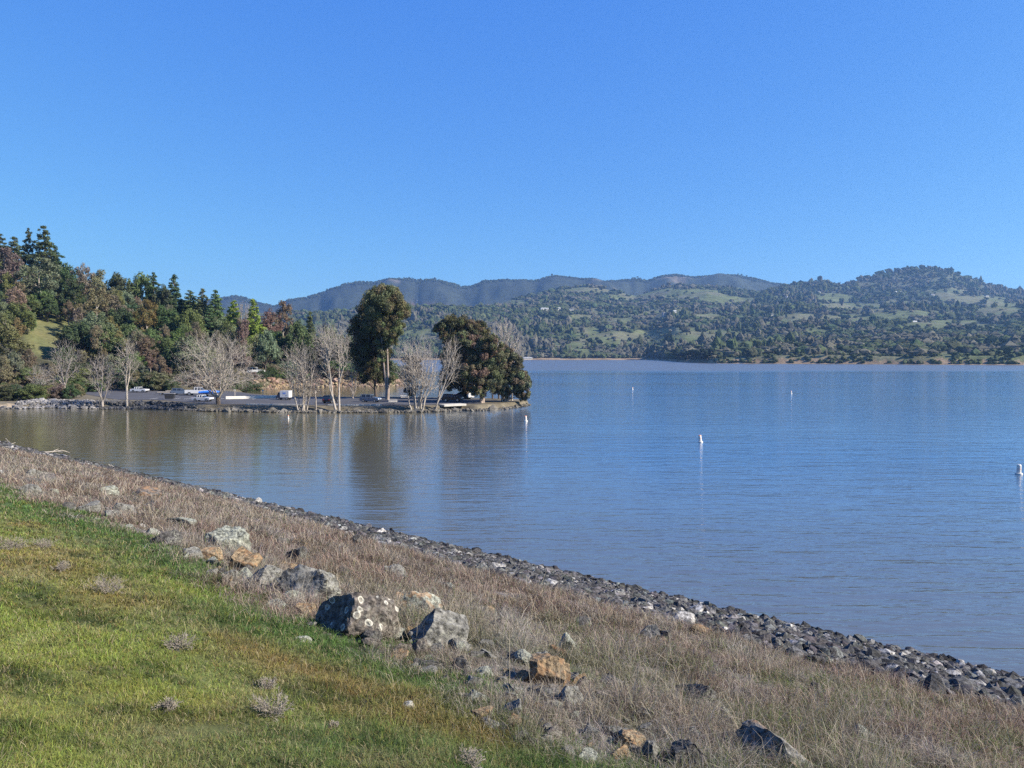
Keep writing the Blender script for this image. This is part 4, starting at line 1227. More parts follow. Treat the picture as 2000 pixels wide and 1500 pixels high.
HS = [(1063, 606, 2560, 26, 11, 5, 'wall_cream', 'roof_pale', 'long white building on the wooded ridge, leftmost of the far houses'),
      (1091, 606, 2570, 11, 9, 5, 'wall_cream', 'roof_pale', 'small white house just right of the long white building'),
      (1115, 607, 2580, 14, 9, 5, 'wall_cream', 'roof_grey', 'white house with a grey roof, third along the wooded ridge'),
      (1299, 628, 2350, 20, 11, 6, 'roof_grey', 'roof_grey', 'grey house with a dark roof amid the trees below the grassy hill'),
      (1316, 628, 2330, 10, 9, 6, 'wall_cream', 'roof_pale', 'bright white house beside the grey one below the grassy hill'),
      (1415, 622, 2450, 13, 11, 8, 'wall_cream', 'roof_pale', 'tall pale house standing alone among trees in the middle distance'),
      (1540, 592, 2950, 30, 12, 6, 'wall_tan', 'roof_pale', 'wide tan house near the top of the woods, left of the green slopes'),
      (1578, 578, 3200, 16, 10, 6, 'wall_cream', 'roof_grey', 'white house at the upper edge of the bright green slope, left of two'),
      (1596, 577, 3200, 16, 10, 5, 'wall_cream', 'roof_grey', 'low white house at the upper edge of the bright green slope, right of two'),
      (1750, 586, 3050, 34, 14, 6, 'wall_tan', 'roof_pale', 'wide house with a pale green-grey roof under the highest hill'),
      (1733, 590, 3030, 12, 9, 5, 'roof_grey', 'roof_grey', 'small dark house just left of the wide pale-roofed one'),
      (1923, 588, 3050, 13, 10, 8, 'wall_cream', 'roof_grey', 'white house near the right frame edge on the green shoulder'),
      (1817, 597, 2900, 16, 9, 5, 'wall_cream', 'roof_grey', 'white house half hidden by trees below the highest hill'),
      (1782, 654, 1900, 12, 10, 5, 'wall_cream', 'roof_pale', 'bright white house among the trees low on the right-hand slopes'),
      (1505, 632, 2200, 9, 8, 5, 'wall_cream', 'roof_grey', 'small white house at the left foot of the green fields'),
      (1375, 563, 3450, 12, 10, 5, 'wall_cream', 'roof_grey', 'tiny pale house on the high bare grass ridge')]
for h_ in HS: house(*h_)
# pale boat ramp building by the far shore, just right of the peninsula
p = on_z(1030, 702.3, 0.5)
t = thing('boathouse', 'low white boathouse on the far shore right of the peninsula', 'boathouse', (p.x, 1650, 1.0), 0.1)
MB().box(0, 0, 1.5, 20, 8, 4).build('wall', M['wall_cream'], t)
MB().prism([(-11, 3.5), (11, 3.5), (8, 5.2), (-8, 5.2)], -5, 5).build('roof', M['roof_pale'], t)

# pylon on the ridge behind the tall eucalyptus
pb = Vector(((815 - 1000) / 1500 * 3300, 3300, float(hill_z(815, 3300))))
py_t = EYE + (692 - 577) / 1500 * 3300
t = thing('power_pylon', 'faint lattice pylon above the wooded ridge, right of the tallest eucalyptus', 'pylon', pb)
Hh = max(40, py_t - pb.z)
sg = []
for sx in (-1, 1):
    for sy in (-1, 1):
        sg.append(((sx * 4, sy * 4, 0), (sx * .8, sy * .8, Hh * .7), .35, .3)); sg.append(((sx * .8, sy * .8, Hh * .7), (0, 0, Hh), .3, .2))
for i in range(6):
    a = i / 7; b_ = (i + 1) / 7; w0 = 4 - 3.2 * a / .98; w1v = 4 - 3.2 * b_ / .98
    for s in (-1, 1):
        sg.append(((-w0, s * w0, Hh * .7 * a), (w1v, s * w1v, Hh * .7 * b_), .22, .22)); sg.append(((w0, s * w0, Hh * .7 * a), (-w1v, s * w1v, Hh * .7 * b_), .22, .22))
link('tower', segs_mesh('tower', sg, 4), M['chrome'], t)
sg = []
for zz in (.7, .8, .9): sg.append(((-7, 0, Hh * zz), (7, 0, Hh * zz), .3, .3))
link('crossarm', segs_mesh('crossarm', sg, 4), M['chrome'], t)


# ------------------------------------------------------------------ rocks
def rock_data(seed, cuts=9, sub=3, rough=0.06, flat=0.0):
    rg = np.random.default_rng(seed)
    bm = bmesh.new(); bmesh.ops.create_icosphere(bm, subdivisions=sub, radius=1.0)
    V = np.array([v.co[:] for v in bm.verts])
    for _ in range(cuts):
        nrm = rg.normal(size=3); nrm /= np.linalg.norm(nrm); d = rg.uniform(0.34, 0.74)
        s = V @ nrm; over = np.maximum(s - d, 0); V = V - nrm * over[:, None]
    if rough:
        o = seed * 3.1
        V = V * (1 + rough * 2 * (fbm(V[:, 0] * 3 + o, V[:, 1] * 3 + V[:, 2] * 2.3, seed, 4) - 0.5))[:, None]
        if rough > 0.1:      # ledges and joints
            jn = rg.normal(size=3); jn /= np.linalg.norm(jn); q = (V @ jn) * 4.5 + 1.6 * fbm(V[:, 0] * 2 + o, V[:, 2] * 2 + V[:, 1], seed + 5, 3)
            V = V * (1 + 0.13 * (np.abs((q % 1.0) - 0.5) - 0.25) + 0.07 * (fbm(V[:, 0] * 9 + o, V[:, 1] * 9 - V[:, 2] * 8, seed + 9, 3) - 0.5))[:, None]
    V = V - (V.max(0) + V.min(0)) / 2; V = V / (V.max(0) - V.min(0))
    for v, c in zip(bm.verts, V): v.co = c
    me = bpy.data.meshes.new('stone'); bm.to_mesh(me); bm.free()
    me.shade_flat()
    return me


def boulder(px, py, w, h, col, mat, seed, label, cuts=8, rz=None, tilt=0.0, depth=0.8, group=None, name='boulder', bury=0.22):
    g = on_bank(px, py)
    if g is None: return
    k = math.hypot(g.x, g.y) / 1500
    wm_, hm_ = w * k * 1.06, h * k * 1.15
    me = rock_data(seed, cuts + (2 if mat in ('rock', 'rock_rings', 'rock_pale') and w > 30 else 5), 5 if w > 60 else (4 if w > 34 else 3), 0.17)
    me.materials.append(M[mat])
    o = link(name, me)
    dep = wm_ * depth
    o.location = (g.x * (1 + dep * 0.4 / g.y), g.y + dep * 0.4, float(bank_z(g.x, g.y + dep * 0.4)) * 0.5 + g.z * 0.5 + hm_ * (0.5 - bury))
    o.scale = (wm_ * 1.05, dep, hm_ * (1 + bury))
    o.rotation_euler = (0.08, tilt, (rz if rz is not None else 0.0) + math.atan2(-g.x, g.y) * 0.8)
    o.color = (*[c * 0.74 for c in col], 1)
    tag(o, label, 'boulder' if name == 'boulder' else 'rock', group)
    return o


GY = (0.19, 0.185, 0.165); DK = (0.085, 0.08, 0.075); TAN = (0.27, 0.21, 0.13); PALE = (0.29, 0.30, 0.245); RUST = (0.22, 0.10, 0.055); OC = (0.25, 0.185, 0.11); BR = (0.15, 0.13, 0.11)
BL = [
    (445, 1080, 78, 48, PALE, 'rock_pale', 1, 'rounded pale green-grey boulder standing alone in the dry weeds', 4, 0.0),
    (325, 1068, 50, 30, DK, 'rock', 2, 'dark boulder with a white top at the left end of the row', 8, 0.1),
    (375, 1090, 40, 18, GY, 'rock', 3, 'low grey rock between the dark white-topped boulder and the pale one', 7, 0.0),
    (412, 1096, 40, 24, TAN, 'rock_orange', 4, 'tan rock at the foot of the pale rounded boulder', 8, 0.2),
    (476, 1120, 52, 42, OC, 'rock_orange', 5, 'orange-sided pointed rock left of the blocky grey boulder', 9, 0.3),
    (515, 1150, 68, 42, GY, 'rock', 6, 'blocky grey and black boulder left of the big ridged one', 10, 0.1),
    (507, 1108, 40, 26, DK, 'rock', 37, 'dark rock behind the blocky grey boulder', 9, 0.1),
    (604, 1178, 122, 70, GY, 'rock', 7, 'big ridged grey boulder just above the one with white rings', 6, 0.15),
    (698, 1246, 150, 92, BR, 'rock_rings', 812, 'largest brown boulder with white lichen rings at the edge of the turf', 5, 0.3),
    (597, 1206, 40, 24, TAN, 'rock_orange', 9, 'small tan rock left of the ringed boulder', 8, 0.1),
    (577, 1104, 36, 40, DK, 'rock', 10, 'dark pointed rock behind the flat orange stones', 10, 0.2),
    (550, 1118, 22, 24, OC, 'rock_orange', 11, 'flat orange stone, left of two behind the big ridged boulder', 9, 0.0),
    (574, 1122, 26, 22, OC, 'rock_orange', 12, 'flat orange stone, right of two behind the big ridged boulder', 9, 0.1),
    (583, 1066, 34, 16, TAN, 'rock_orange', 13, 'yellowish half-buried rock up among the weeds', 7, 0.0),
    (553, 1064, 20, 14, DK, 'rock', 14, 'small dark rock left of the yellowish half-buried one', 9, 0.0),
    (633, 1085, 16, 16, GY, 'rock_pale', 15, 'small pale upright stone in the weeds', 9, 0.0),
    (700, 1064, 22, 22, DK, 'rock', 16, 'small dark peaked rock halfway to the riprap', 10, 0.1),
    (775, 1134, 62, 30, GY, 'rock', 17, 'low grey slab sunk in the dry weeds above the yellow-grey boulder', 7, 0.3),
    (822, 1204, 80, 42, PALE, 'rock_orange', 18, 'yellow-grey boulder with a dark hollow beneath its left side', 8, 0.15),
    (857, 1266, 112, 66, GY, 'rock', 19, 'long dark-grey ridged boulder right of the ringed one', 6, 0.35),
    (896, 1275, 26, 22, PALE, 'rock_pale', 20, 'pale knob at the lower end of the long ridged boulder', 8, 0.0),
    (797, 1245, 30, 22, OC, 'rock_orange', 21, 'small ochre stone between the two large boulders', 9, 0.0),
    (904, 1318, 40, 34, DK, 'rock', 22, 'dark round rock at the turf edge below the long ridged boulder', 5, 0.0),
    (838, 1312, 60, 20, DK, 'rock', 23, 'low dark ledge of rock along the turf edge', 8, 0.25),
    (980, 1238, 40, 28, BR, 'rock', 24, 'brown rock half hidden by weeds right of the ridged boulder', 8, 0.1),
    (955, 1196, 24, 12, TAN, 'rock_orange', 25, 'small tan stone in the weeds, left of two', 8, 0.2),
    (1040, 1204, 24, 14, TAN, 'rock_orange', 26, 'small tan stone in the weeds, right of two', 8, 0.0),
    (875, 1150, 24, 12, PALE, 'rock_pale', 27, 'small pale stone among grey weeds high on the bank', 8, 0.2),
    (1072, 1338, 78, 58, OC, 'rock_orange', 28, 'orange and black boulder on the right part of the row', 9, 0.1),
    (1088, 1284, 40, 20, RUST, 'rock_orange', 29, 'rust-red slab lying behind the orange and black boulder', 9, 0.35),
    (1024, 1300, 42, 28, PALE, 'rock_pale', 30, 'pale grey rock left of the rust-red slab', 7, 0.1),
    (1108, 1276, 44, 46, PALE, 'rock', 31, 'upright pale rock with a black left side behind the rust-red slab', 9, 0.1),
    (1020, 1330, 28, 18, OC, 'rock_orange', 32, 'small ochre rock left of the orange and black boulder', 8, 0.0),
    (1128, 1340, 26, 28, OC, 'rock_orange', 33, 'ochre wedge right of the orange and black boulder', 9, 0.3),
    (1138, 1224, 32, 18, DK, 'rock', 34, 'dark lump in the weeds above the rust-red slab', 6, 0.0),
    (1112, 1386, 52, 44, GY, 'rock', 35, 'grey streaked rock below the orange and black boulder', 8, 0.0),
    (1268, 1254, 38, 34, GY, 'rock', 36, 'peaked black and white rock alone on the bank', 10, 0.1),
    (1299, 1248, 24, 16, DK, 'rock', 38, 'small dark rock touching the peaked black and white one', 8, 0.0),
    (1366, 1244, 36, 24, OC, 'rock_orange', 39, 'ochre wedge of rock closest to the riprap', 9, 0.3),
    (1376, 1268, 20, 14, DK, 'rock', 40, 'small black rock just below the ochre wedge', 8, 0.0),
    (1384, 1330, 26, 14, DK, 'rock', 41, 'small dark rock above the big peaked boulder', 8, 0.0),
    (1352, 1402, 74, 72, DK, 'rock', 42, 'big dark peaked boulder in the weeds near the bottom', 8, 0.35),
    (1412, 1412, 34, 30, PALE, 'rock_pale', 43, 'pale white rock at the right foot of the big peaked boulder', 8, 0.5),
    (1206, 1378, 24, 26, TAN, 'rock_orange', 44, 'tan upright stone among rank weeds near the bottom', 9, 0.2),
    (1226, 1462, 64, 32, TAN, 'rock_orange', 45, 'tan rock at the bottom of the frame, left end of the lower cluster', 9, 0.1),
    (1272, 1492, 36, 46, GY, 'rock', 46, 'grey upright rock in the lower cluster beside the rusty one', 8, 0.1),
    (1304, 1496, 40, 36, RUST, 'rock_orange', 47, 'rusty brown rock in the lower cluster', 9, 0.0),
    (1350, 1512, 80, 60, DK, 'rock', 48, 'dark pointed boulder at the right of the lower cluster', 9, 0.3),
    (1385, 1434, 30, 20, OC, 'rock_orange', 49, 'small ochre rock over the lower cluster', 9, 0.2),
    (1528, 1512, 160, 58, GY, 'rock_orange', 50, 'wide grey and orange boulder cut by the bottom frame edge', 8, 0.1),
    (1590, 1360, 26, 26, DK, 'rock', 51, 'dark peaked rock right of centre with grey weeds around it', 10, 0.1),
    (1696, 1466, 48, 36, PALE, 'rock', 52, 'grey-white rounded boulder near the bottom right', 7, 0.1),
    (1736, 1438, 44, 22, TAN, 'rock_orange', 53, 'tan and dark rocks behind the grey-white rounded boulder', 9, 0.0),
    (1692, 1428, 26, 18, DK, 'rock', 54, 'dark rock directly behind the grey-white rounded boulder', 9, 0.0),
    (1600, 1395, 24, 14, TAN, 'rock_orange', 55, 'small tan rock sunk in weeds right of centre', 9, 0.0),
    (208, 968, 38, 18, PALE, 'rock_pale', 56, 'pale rock near the left, first of the upper group', 7, 0.0),
    (242, 1000, 40, 18, GY, 'rock', 57, 'grey rock on the turf edge below the upper left group', 8, 0.1),
    (284, 976, 50, 20, BR, 'rock_orange', 58, 'brown and orange rock of the upper left group', 8, 0.0),
    (290, 990, 22, 12, DK, 'rock', 59, 'small dark rock under the brown and orange one', 8, 0.0),
    (352, 1026, 50, 16, PALE, 'rock_pale', 60, 'low pale slab between the left rocks and the rounded boulder', 6, 0.2),
    (278, 1030, 12, 8, (0.7, 0.68, 0.62), 'rock_pale', 61, 'small bright white stone on the turf edge', 8, 0.0),
    (78, 944, 44, 18, BR, 'rock', 62, 'brown rock on the turf edge at the far left', 8, 0.0),
    (104, 964, 16, 10, PALE, 'rock_pale', 63, 'small pale stone below the far left brown rock', 8, 0.0),
    (2, 927, 10, 8, (0.6, 0.6, 0.55), 'rock_pale', 64, 'white stone at the left frame edge', 8, 0.0),
    (795, 1388, 32, 12, (0.55, 0.53, 0.45), 'rock_pale', 65, 'flat whitish stone lying on the green turf', 8, 0.0),
    (592, 1254, 30, 10, (0.42, 0.42, 0.33), 'rock_pale', 66, 'flat pale stone in the turf below the ringed boulder', 8, 0.2),
    (470, 988, 20, 8, DK, 'rock', 67, 'small dark stone in the weeds near the riprap', 8, 0.0),
    (395, 1003, 26, 10, DK, 'rock', 68, 'dark flat stone in the weeds left of the bank middle', 8, 0.0),
]
for i, b_ in enumerate(BL):
    boulder(b_[0], b_[1], b_[2], b_[3], b_[4], b_[5], b_[6], b_[7], b_[8], None, b_[9], name='boulder' if b_[2] > 45 else 'rock', bury=0.34)

rr = random.Random(77)
made = 0
for _ in range(3600):
    if made >= 290: break
    px = rr.uniform(20, 1960); py = rr.uniform(935, 1495)
    g = on_bank(px, py)
    if g is None: continue
    e = float(lawn_edge(g.x, g.y)) - float(tt(g.x, g.y))
    if not (-0.25 < e < 4.5) or rr.random() > math.exp(-max(0, e - 0.3) / 1.3): continue
    w = rr.choice([9, 11, 13, 16, 20, 26, 34, 42]) * (0.7 + 0.4 * (py - 900) / 600)
    cl_n, cl_c, mt = rr.choice([('grey', GY, 'rock'), ('dark', DK, 'rock'), ('tan', TAN, 'rock_orange'), ('grey', GY, 'rock'), ('pale', PALE, 'rock_pale'), ('brown', BR, 'rock')])
    boulder(px, py, w, w * rr.uniform(0.4, 0.75), cl_c, mt, 600 + made, 'small ' + cl_n + ' rock half buried along the line between turf and weeds', 8, None, rr.uniform(-.2, .3), name='rock', bury=0.35, group='small ' + cl_n + ' rocks along the turf edge')
    made += 1

# riprap: the nearest stones one by one, the rest as one bed
R = np.random.default_rng(31)
stones = [rock_data(200 + i, 9, 2, 0.05) for i in range(14)]
for me in stones: me.materials.append(M['riprap'])
n = 190000
s_ = R.uniform(-260, 45, n); t_ = R.uniform(0.35, 18.5, n)
X = 0.759 * s_ - 0.651 * (t_ - T0); Y = -0.651 * s_ - 0.759 * (t_ - T0)
pxx = 1000 + 1500 * X / np.maximum(Y, 1)
D = np.hypot(X, Y)
inside = (t_ < rip_edge(X, Y) + 0.2) & (Y > 8) & (pxx > -260) & (pxx < 2300)
prob = np.clip(1.0 / (1 + (D / 60) ** 2), 0.12, 1)
inside &= R.random(n) < prob * 1.15
X, Y, t_, D, pxx = X[inside], Y[inside], t_[inside], D[inside], pxx[inside]
sz = np.minimum(R.lognormal(math.log(0.165), 0.38, len(X)), 0.42) * (1 + D / 170)
big = np.argsort(D - 400 * ((pxx > 20) & (pxx < 1995)) - sz * 6)
Z = bank_z(X, Y) + sz * 0.12
shade = R.lognormal(-0.15, 0.45, len(X)); white = R.random(len(X)) < 0.045
cols = np.array([0.072, 0.071, 0.07]) * shade[:, None] * (1 + R.normal(0, 0.04, (len(X), 3)))
cols[white] = np.array([0.27, 0.26, 0.24]) * R.uniform(0.8, 1.2, (white.sum(), 1))
wet = t_ < 1.5
cols[wet] *= 0.45
for i in big[:300]:
    o = link('riprap_stone', stones[int(R.integers(14))])
    o.location = (X[i], Y[i], Z[i] + 0.03)
    o.scale = tuple(sz[i] * R.uniform(0.8, 1.35, 3) * [1.1, 1.1, 0.85])
    o.rotation_euler = tuple(R.uniform(-0.6, 0.6, 2)) + (R.uniform(0, 6.28),)
    o.color = (*cols[i], 1)
    tag(o, 'angular grey stone of the riprap at the near right end of the bank', 'stone', 'nearest riprap stones on the right')
rest = big[300:]
bases = [rock_data(300 + i, 7, 1, 0.0) for i in range(10)]
VS = [np.array([v.co[:] for v in me.vertices]) for me in bases]; FS = [np.array([p.vertices[:] for p in me.polygons]) for me in bases]


def stone_bed(name, X, Y, Z, sz, cols, mat, label):
    AV, AF, AC = [], [], []; off = 0
    which = R.integers(0, 10, len(X))
    for k in range(10):
        id_ = np.where(which == k)[0]
        if len(id_) == 0: continue
        th = R.uniform(0, 6.28, len(id_)); tl = R.uniform(-0.6, 0.6, len(id_))
        v = VS[k][None] * (sz[id_][:, None] * R.uniform(0.75, 1.4, (len(id_), 3)) * [1.1, 1.1, 0.85])[:, None, :]
        c_, s1 = np.cos(tl)[:, None], np.sin(tl)[:, None]
        v = np.stack([v[..., 0] * c_ + v[..., 2] * s1, v[..., 1], -v[..., 0] * s1 + v[..., 2] * c_], -1)
        c_, s1 = np.cos(th)[:, None], np.sin(th)[:, None]
        v = np.stack([v[..., 0] * c_ - v[..., 1] * s1, v[..., 0] * s1 + v[..., 1] * c_, v[..., 2]], -1)
        v += np.stack([X[id_], Y[id_], Z[id_]], 1)[:, None, :]
        m = VS[k].shape[0]
        AV.append(v.reshape(-1, 3)); AF.append((FS[k][None] + (np.arange(len(id_)) * m)[:, None, None]).reshape(-1, 3) + off); off += len(id_) * m
        AC.append(np.repeat(cols[id_], m, 0))
    o = link(name, mesh_np(name, np.vstack(AV), np.vstack(AF), np.vstack(AC)), mat)
    tag(o, label, 'rocks', kind='stuff')
    return o


stone_bed('riprap', X[rest], Y[rest], Z[rest], sz[rest], cols[rest], M['riprap_attr'], 'band of broken grey rock between the dry weeds and the water')
for me in bases: bpy.data.meshes.remove(me)
bases = [rock_data(300 + i, 7, 1, 0.0) for i in range(10)]
# rubble along the far left shore and edging stones of the peninsula
n = 2200
px = np.concatenate([R.uniform(30, 360, 1500), R.uniform(-500, 30, 250), R.uniform(360, 1035, 900)])
front = hy(interp(px, FRONT))
wid = interp(px, [(-500, 3), (30, 3), (60, 9), (170, 10), (230, 6), (360, 4), (400, 2.4), (1000, 2.5), (1035, 3)])
Y = front - 0.8 + wid * R.random(len(px))
X = (px - 1000) / 1500 * Y
Z = np.maximum(land_z(px, Y), 0) + 0.12
sz = R.lognormal(math.log(0.5), 0.4, len(px))
cols = np.where((px < 190)[:, None], np.array([0.22, 0.21, 0.20]), np.where((px < 400)[:, None], np.array([0.09, 0.088, 0.085]), np.array([0.135, 0.125, 0.105]))) * R.uniform(0.5, 1.3, (len(px), 1))
stone_bed('shore_rubble', X, Y, Z, sz, cols, M['riprap_attr'], 'pale and grey rubble along the edge of the far shore and peninsula')
px = R.uniform(485, 800, 900); Y = interp(px, HBASE) + R.uniform(-1.0, 4.5, 900) ** 1.0
bedc = np.array([0.24, 0.18, 0.125]) * R.uniform(0.45, 1.4, (900, 1)) * (1 + R.normal(0, 0.07, (900, 3)))
bases = [rock_data(300 + i, 7, 1, 0.0) for i in range(10)]
stone_bed('bank_rubble', (px - 1000) / 1500 * Y, Y, np.maximum(land_z(px, Y), 0) + 0.1, R.lognormal(math.log(0.7), 0.4, 900), bedc, M['riprap_attr'], 'orange-brown broken rock along the shore of the inlet behind the lot')
for me in bases: bpy.data.meshes.remove(me)

# ------------------------------------------------------------------ grass and weeds (nobody could count them)
R = np.random.default_rng(55)


def tufted(X, Y, per, rad):
    n = len(X) // per
    cx, cy = np.repeat(X[:n], per), np.repeat(Y[:n], per)
    a = R.uniform(0, 6.283, n * per); r = np.abs(R.normal(0, 1, n * per)) * rad * np.repeat(R.uniform(0.5, 1.6, n), per)
    return cx + np.cos(a) * r, cy + np.sin(a) * r, a, np.repeat(R.random(n), per)


def blades(X, Y, Z, H, Wd, cols, lean, la=None):
    """curved tapering blades: two quads... a quad and a tip quad each"""
    n = len(X)
    a = R.uniform(0, 2 * math.pi, n); la = R.uniform(0, 2 * math.pi, n) if la is None else la + R.normal(0, 0.7, n)
    side = np.stack([np.cos(a), np.sin(a), 0 * a], 1) * (Wd / 2)[:, None]
    ln = np.stack([np.cos(la), np.sin(la), 0 * la], 1) * (lean * H)[:, None]
    p = np.stack([X, Y, Z - 0.01], 1)
    up = np.array([0, 0, 1.0])
    m_ = p + ln * 0.35 + up * (H * 0.55)[:, None]
    tp = p + ln + up * (H * np.sqrt(np.clip(1 - (lean * 0.8) ** 2, 0.15, 1)))[:, None]
    v = np.stack([p - side, p + side, m_ + side * 0.8, m_ - side * 0.8, tp + side * 0.2, tp - side * 0.2], 1)
    b = np.arange(n)[:, None] * 6
    f = np.concatenate([b + [0, 1, 2, 3], b + [3, 2, 4, 5]], 0)
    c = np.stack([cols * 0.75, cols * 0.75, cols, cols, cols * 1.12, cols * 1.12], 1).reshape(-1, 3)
    return v.reshape(-1, 3), f, c


def scatter(n, ymin, ymax, p=1.0, pad=350):
    """points on the bank, denser near the photographer"""
    u = R.random(n)
    D = ymin * (ymax / ymin) ** (u ** p)
    px = R.uniform(-pad, 2000 + pad, n)
    X = (px - 1000) / 1500 * D
    return X, D


# green turf
X, Y = scatter(1500000, 2.2, 60, 1.05)
X, Y, LA, TR = tufted(X, Y, 7, 0.022)
t_ = tt(X, Y); e = t_ - lawn_edge(X, Y)
kp = (e > -0.25 + R.normal(0, 0.25, len(X))) & (t_ < 36.5)
X, Y, t_, e, LA, TR = X[kp], Y[kp], t_[kp], e[kp], LA[kp], TR[kp]
D = np.hypot(X, Y)
tc_ = turf_colour(X, Y, t_)
lush = 1 - sstep(0.8, 2.4, e)
H = (0.028 + 0.016 * lush + 0.024 * fbm(X * 1.1, Y * 1.1, 77, 3)) * R.uniform(0.6, 1.4, len(X)) * (0.7 + 0.7 * TR) * (1 + D * 0.012)
dryb = R.random(len(X)) < 0.07
tc_ = tc_ * R.uniform(0.6, 1.4, (len(X), 1)) * (0.75 + 0.5 * TR[::-1] * 0 + 0.5 * ((TR * 7.3) % 1))[:, None] * (1 + R.normal(0, 0.08, (len(X), 3)))
k_ = (TR * 13.7) % 1
for lo_, hi_, cc_ in ((0.0, 0.05, (0.06, 0.075, 0.035)), (0.05, 0.12, (0.24, 0.15, 0.07)), (0.12, 0.22, (0.24, 0.27, 0.06)), (0.22, 0.29, (0.27, 0.23, 0.14))):
    q_ = (k_ >= lo_) & (k_ < hi_) & (e > 0.6)
    tc_[q_] = tc_[q_] * 0.35 + np.array(cc_) * 0.65 * R.uniform(0.7, 1.3, (q_.sum(), 1))
tc_[dryb] = np.array([0.38, 0.32, 0.19]) * R.uniform(0.7, 1.2, (dryb.sum(), 1))
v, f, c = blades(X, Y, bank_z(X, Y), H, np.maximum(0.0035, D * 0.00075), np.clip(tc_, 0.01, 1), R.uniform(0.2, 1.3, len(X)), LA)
turf = link('grass', mesh_np('grass', v, f, c), M['blade'])
tag(turf, 'short green and yellow turf on the near slope', 'grass', kind='stuff')

# dry weeds
X, Y = scatter(1800000, 3.5, 130, 0.8)
X, Y, LA, TR = tufted(X, Y, 9, 0.05)
t_ = tt(X, Y); e = lawn_edge(X, Y) - t_; er = t_ - rip_edge(X, Y)
kp = (e > -0.2 + R.normal(0, 0.3, len(X))) & (er > -0.1 + R.normal(0, 0.25, len(X)))
X, Y, t_, e, er, LA, TR = X[kp], Y[kp], t_[kp], e[kp], er[kp], LA[kp], TR[kp]

D = np.hypot(X, Y)
wc = weed_colour(X, Y, t_)
cl_ = fbm(X * 1.4, Y * 1.4, 78, 3)
H = (0.06 + 0.26 * sstep(0.3, 0.75, cl_)) * R.uniform(0.4, 1.3, len(X)) * (0.5 + 0.95 * TR) * (0.55 + 0.45 * sstep(0, 1.5, np.minimum(e, er)))
rowk = R.random(len(X))
dk = rowk < 0.33
wc = wc * R.uniform(0.6, 1.4, (len(X), 1)) * (0.6 + 0.8 * ((TR * 7.7) % 1))[:, None] * (1 + R.normal(0, 0.05, (len(X), 3)))
wc[dk] = wc[dk] * [0.36, 0.33, 0.33]
pl = rowk > 0.86
wc[pl] = np.array([0.43, 0.38, 0.29]) * R.uniform(0.7, 1.2, (pl.sum(), 1))
s__ = 0.759 * X - 0.651 * Y
gn = (R.random(len(X)) < 0.06 + 0.3 * sstep(-16, -5, s__) * sstep(15, 21, t_) * sstep(0.45, 0.65, fbm(X * .7, Y * .7, 79, 3)))
wc[gn] = np.array([0.12, 0.17, 0.05]) * R.uniform(0.6, 1.5, (gn.sum(), 1)); H[gn] *= 0.8
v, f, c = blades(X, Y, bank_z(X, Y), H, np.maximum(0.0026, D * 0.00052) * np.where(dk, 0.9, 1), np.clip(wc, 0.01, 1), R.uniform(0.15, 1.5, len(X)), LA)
weeds = link('dry_grass', mesh_np('dry_grass', v, f, c), M['blade'])
tag(weeds, 'dry pinkish-brown weeds between the turf and the riprap', 'grass', kind='stuff')

# long bent straws above the weeds
n = 2600
X, Y = scatter(9000, 4, 60, 0.9, 200)
t_ = tt(X, Y); kp = (lawn_edge(X, Y) - t_ > 0.2) & (t_ - rip_edge(X, Y) > 0.5)
X, Y = X[kp][:n], Y[kp][:n]
D = np.hypot(X, Y)
v, f, c = blades(X, Y, bank_z(X, Y), R.uniform(0.25, 0.6, len(X)), np.maximum(0.004, D * 0.0005), np.array([0.46, 0.40, 0.29]) * R.uniform(0.7, 1.2, (len(X), 1)), R.uniform(0.4, 1.0, len(X)))
straw = link('straw', mesh_np('straw', v, f, c), M['blade'])
tag(straw, 'long pale bent straws sticking out of the dry weeds', 'straw', kind='stuff')


# dead little bushes on the turf
def dead_bush(px, py, wpx, label, seed, col='twig'):
    g = on_bank(px, py); rng = random.Random(seed)
    if g is None: return
    r = wpx / 1500 * g.y * 0.36
    sg = []
    for k in range(34):
        a = rng.uniform(0, 6.28); s = rng.uniform(0.2, 1.25)
        d = Vector((math.cos(a) * math.sin(s), math.sin(a) * math.sin(s), math.cos(s)))
        grow(sg, Vector((rng.gauss(0, r * .25), rng.gauss(0, r * .25), 0)), d, r * rng.uniform(0.6, 1.1), 0.004, 0, 2, rng, 0.03, 0.2, 0.6, 3, 1, 0.5, 0)
    sg = [(a_, b_, max(min(x, 0.0015), 0.0011), max(min(y, 0.0015), 0.0008)) for a_, b_, x, y in sg]
    o = link('dead_bush', segs_mesh('dead_bush', sg, 3), M['twig'], None, g)
    tag(o, label, 'bush')


M['twig'] = simple('twig_grey', (0.27, 0.235, 0.19), 0.9, var=0.5, scale=20)
DB = [(28, 1075, 60, 'grey dead bush at the left frame edge of the turf'), (86, 1072, 44, 'small upright dead bush right of the one at the frame edge'),
      (212, 1160, 75, 'pale silvery dead bush alone on the upper turf'), (120, 1115, 40, 'faint dead bush between the upper ones on the turf'),
      (352, 1270, 66, 'speckled white dead bush in the middle of the turf'), (530, 1400, 90, 'flat straw-coloured dead bush in the lower turf'),
      (915, 1498, 70, 'white-tipped dead bush at the bottom frame edge'), (520, 1348, 50, 'small whitish tuft above the flat straw-coloured bush'),
      (330, 1388, 50, 'dark low tuft left of the lower dead bush'), (650, 1425, 30, 'tiny pale tuft right of the flat straw-coloured bush'),
      (1300, 1230, 60, 'grey tangle of dead twigs near the peaked rock'), (1560, 1340, 60, 'grey tangle of dead twigs right of centre in the weeds'),
      (760, 1250, 70, 'straw-coloured tangle at the right foot of the ringed boulder'), (560, 1195, 70, 'straw tangle in front of the big ridged boulder')]
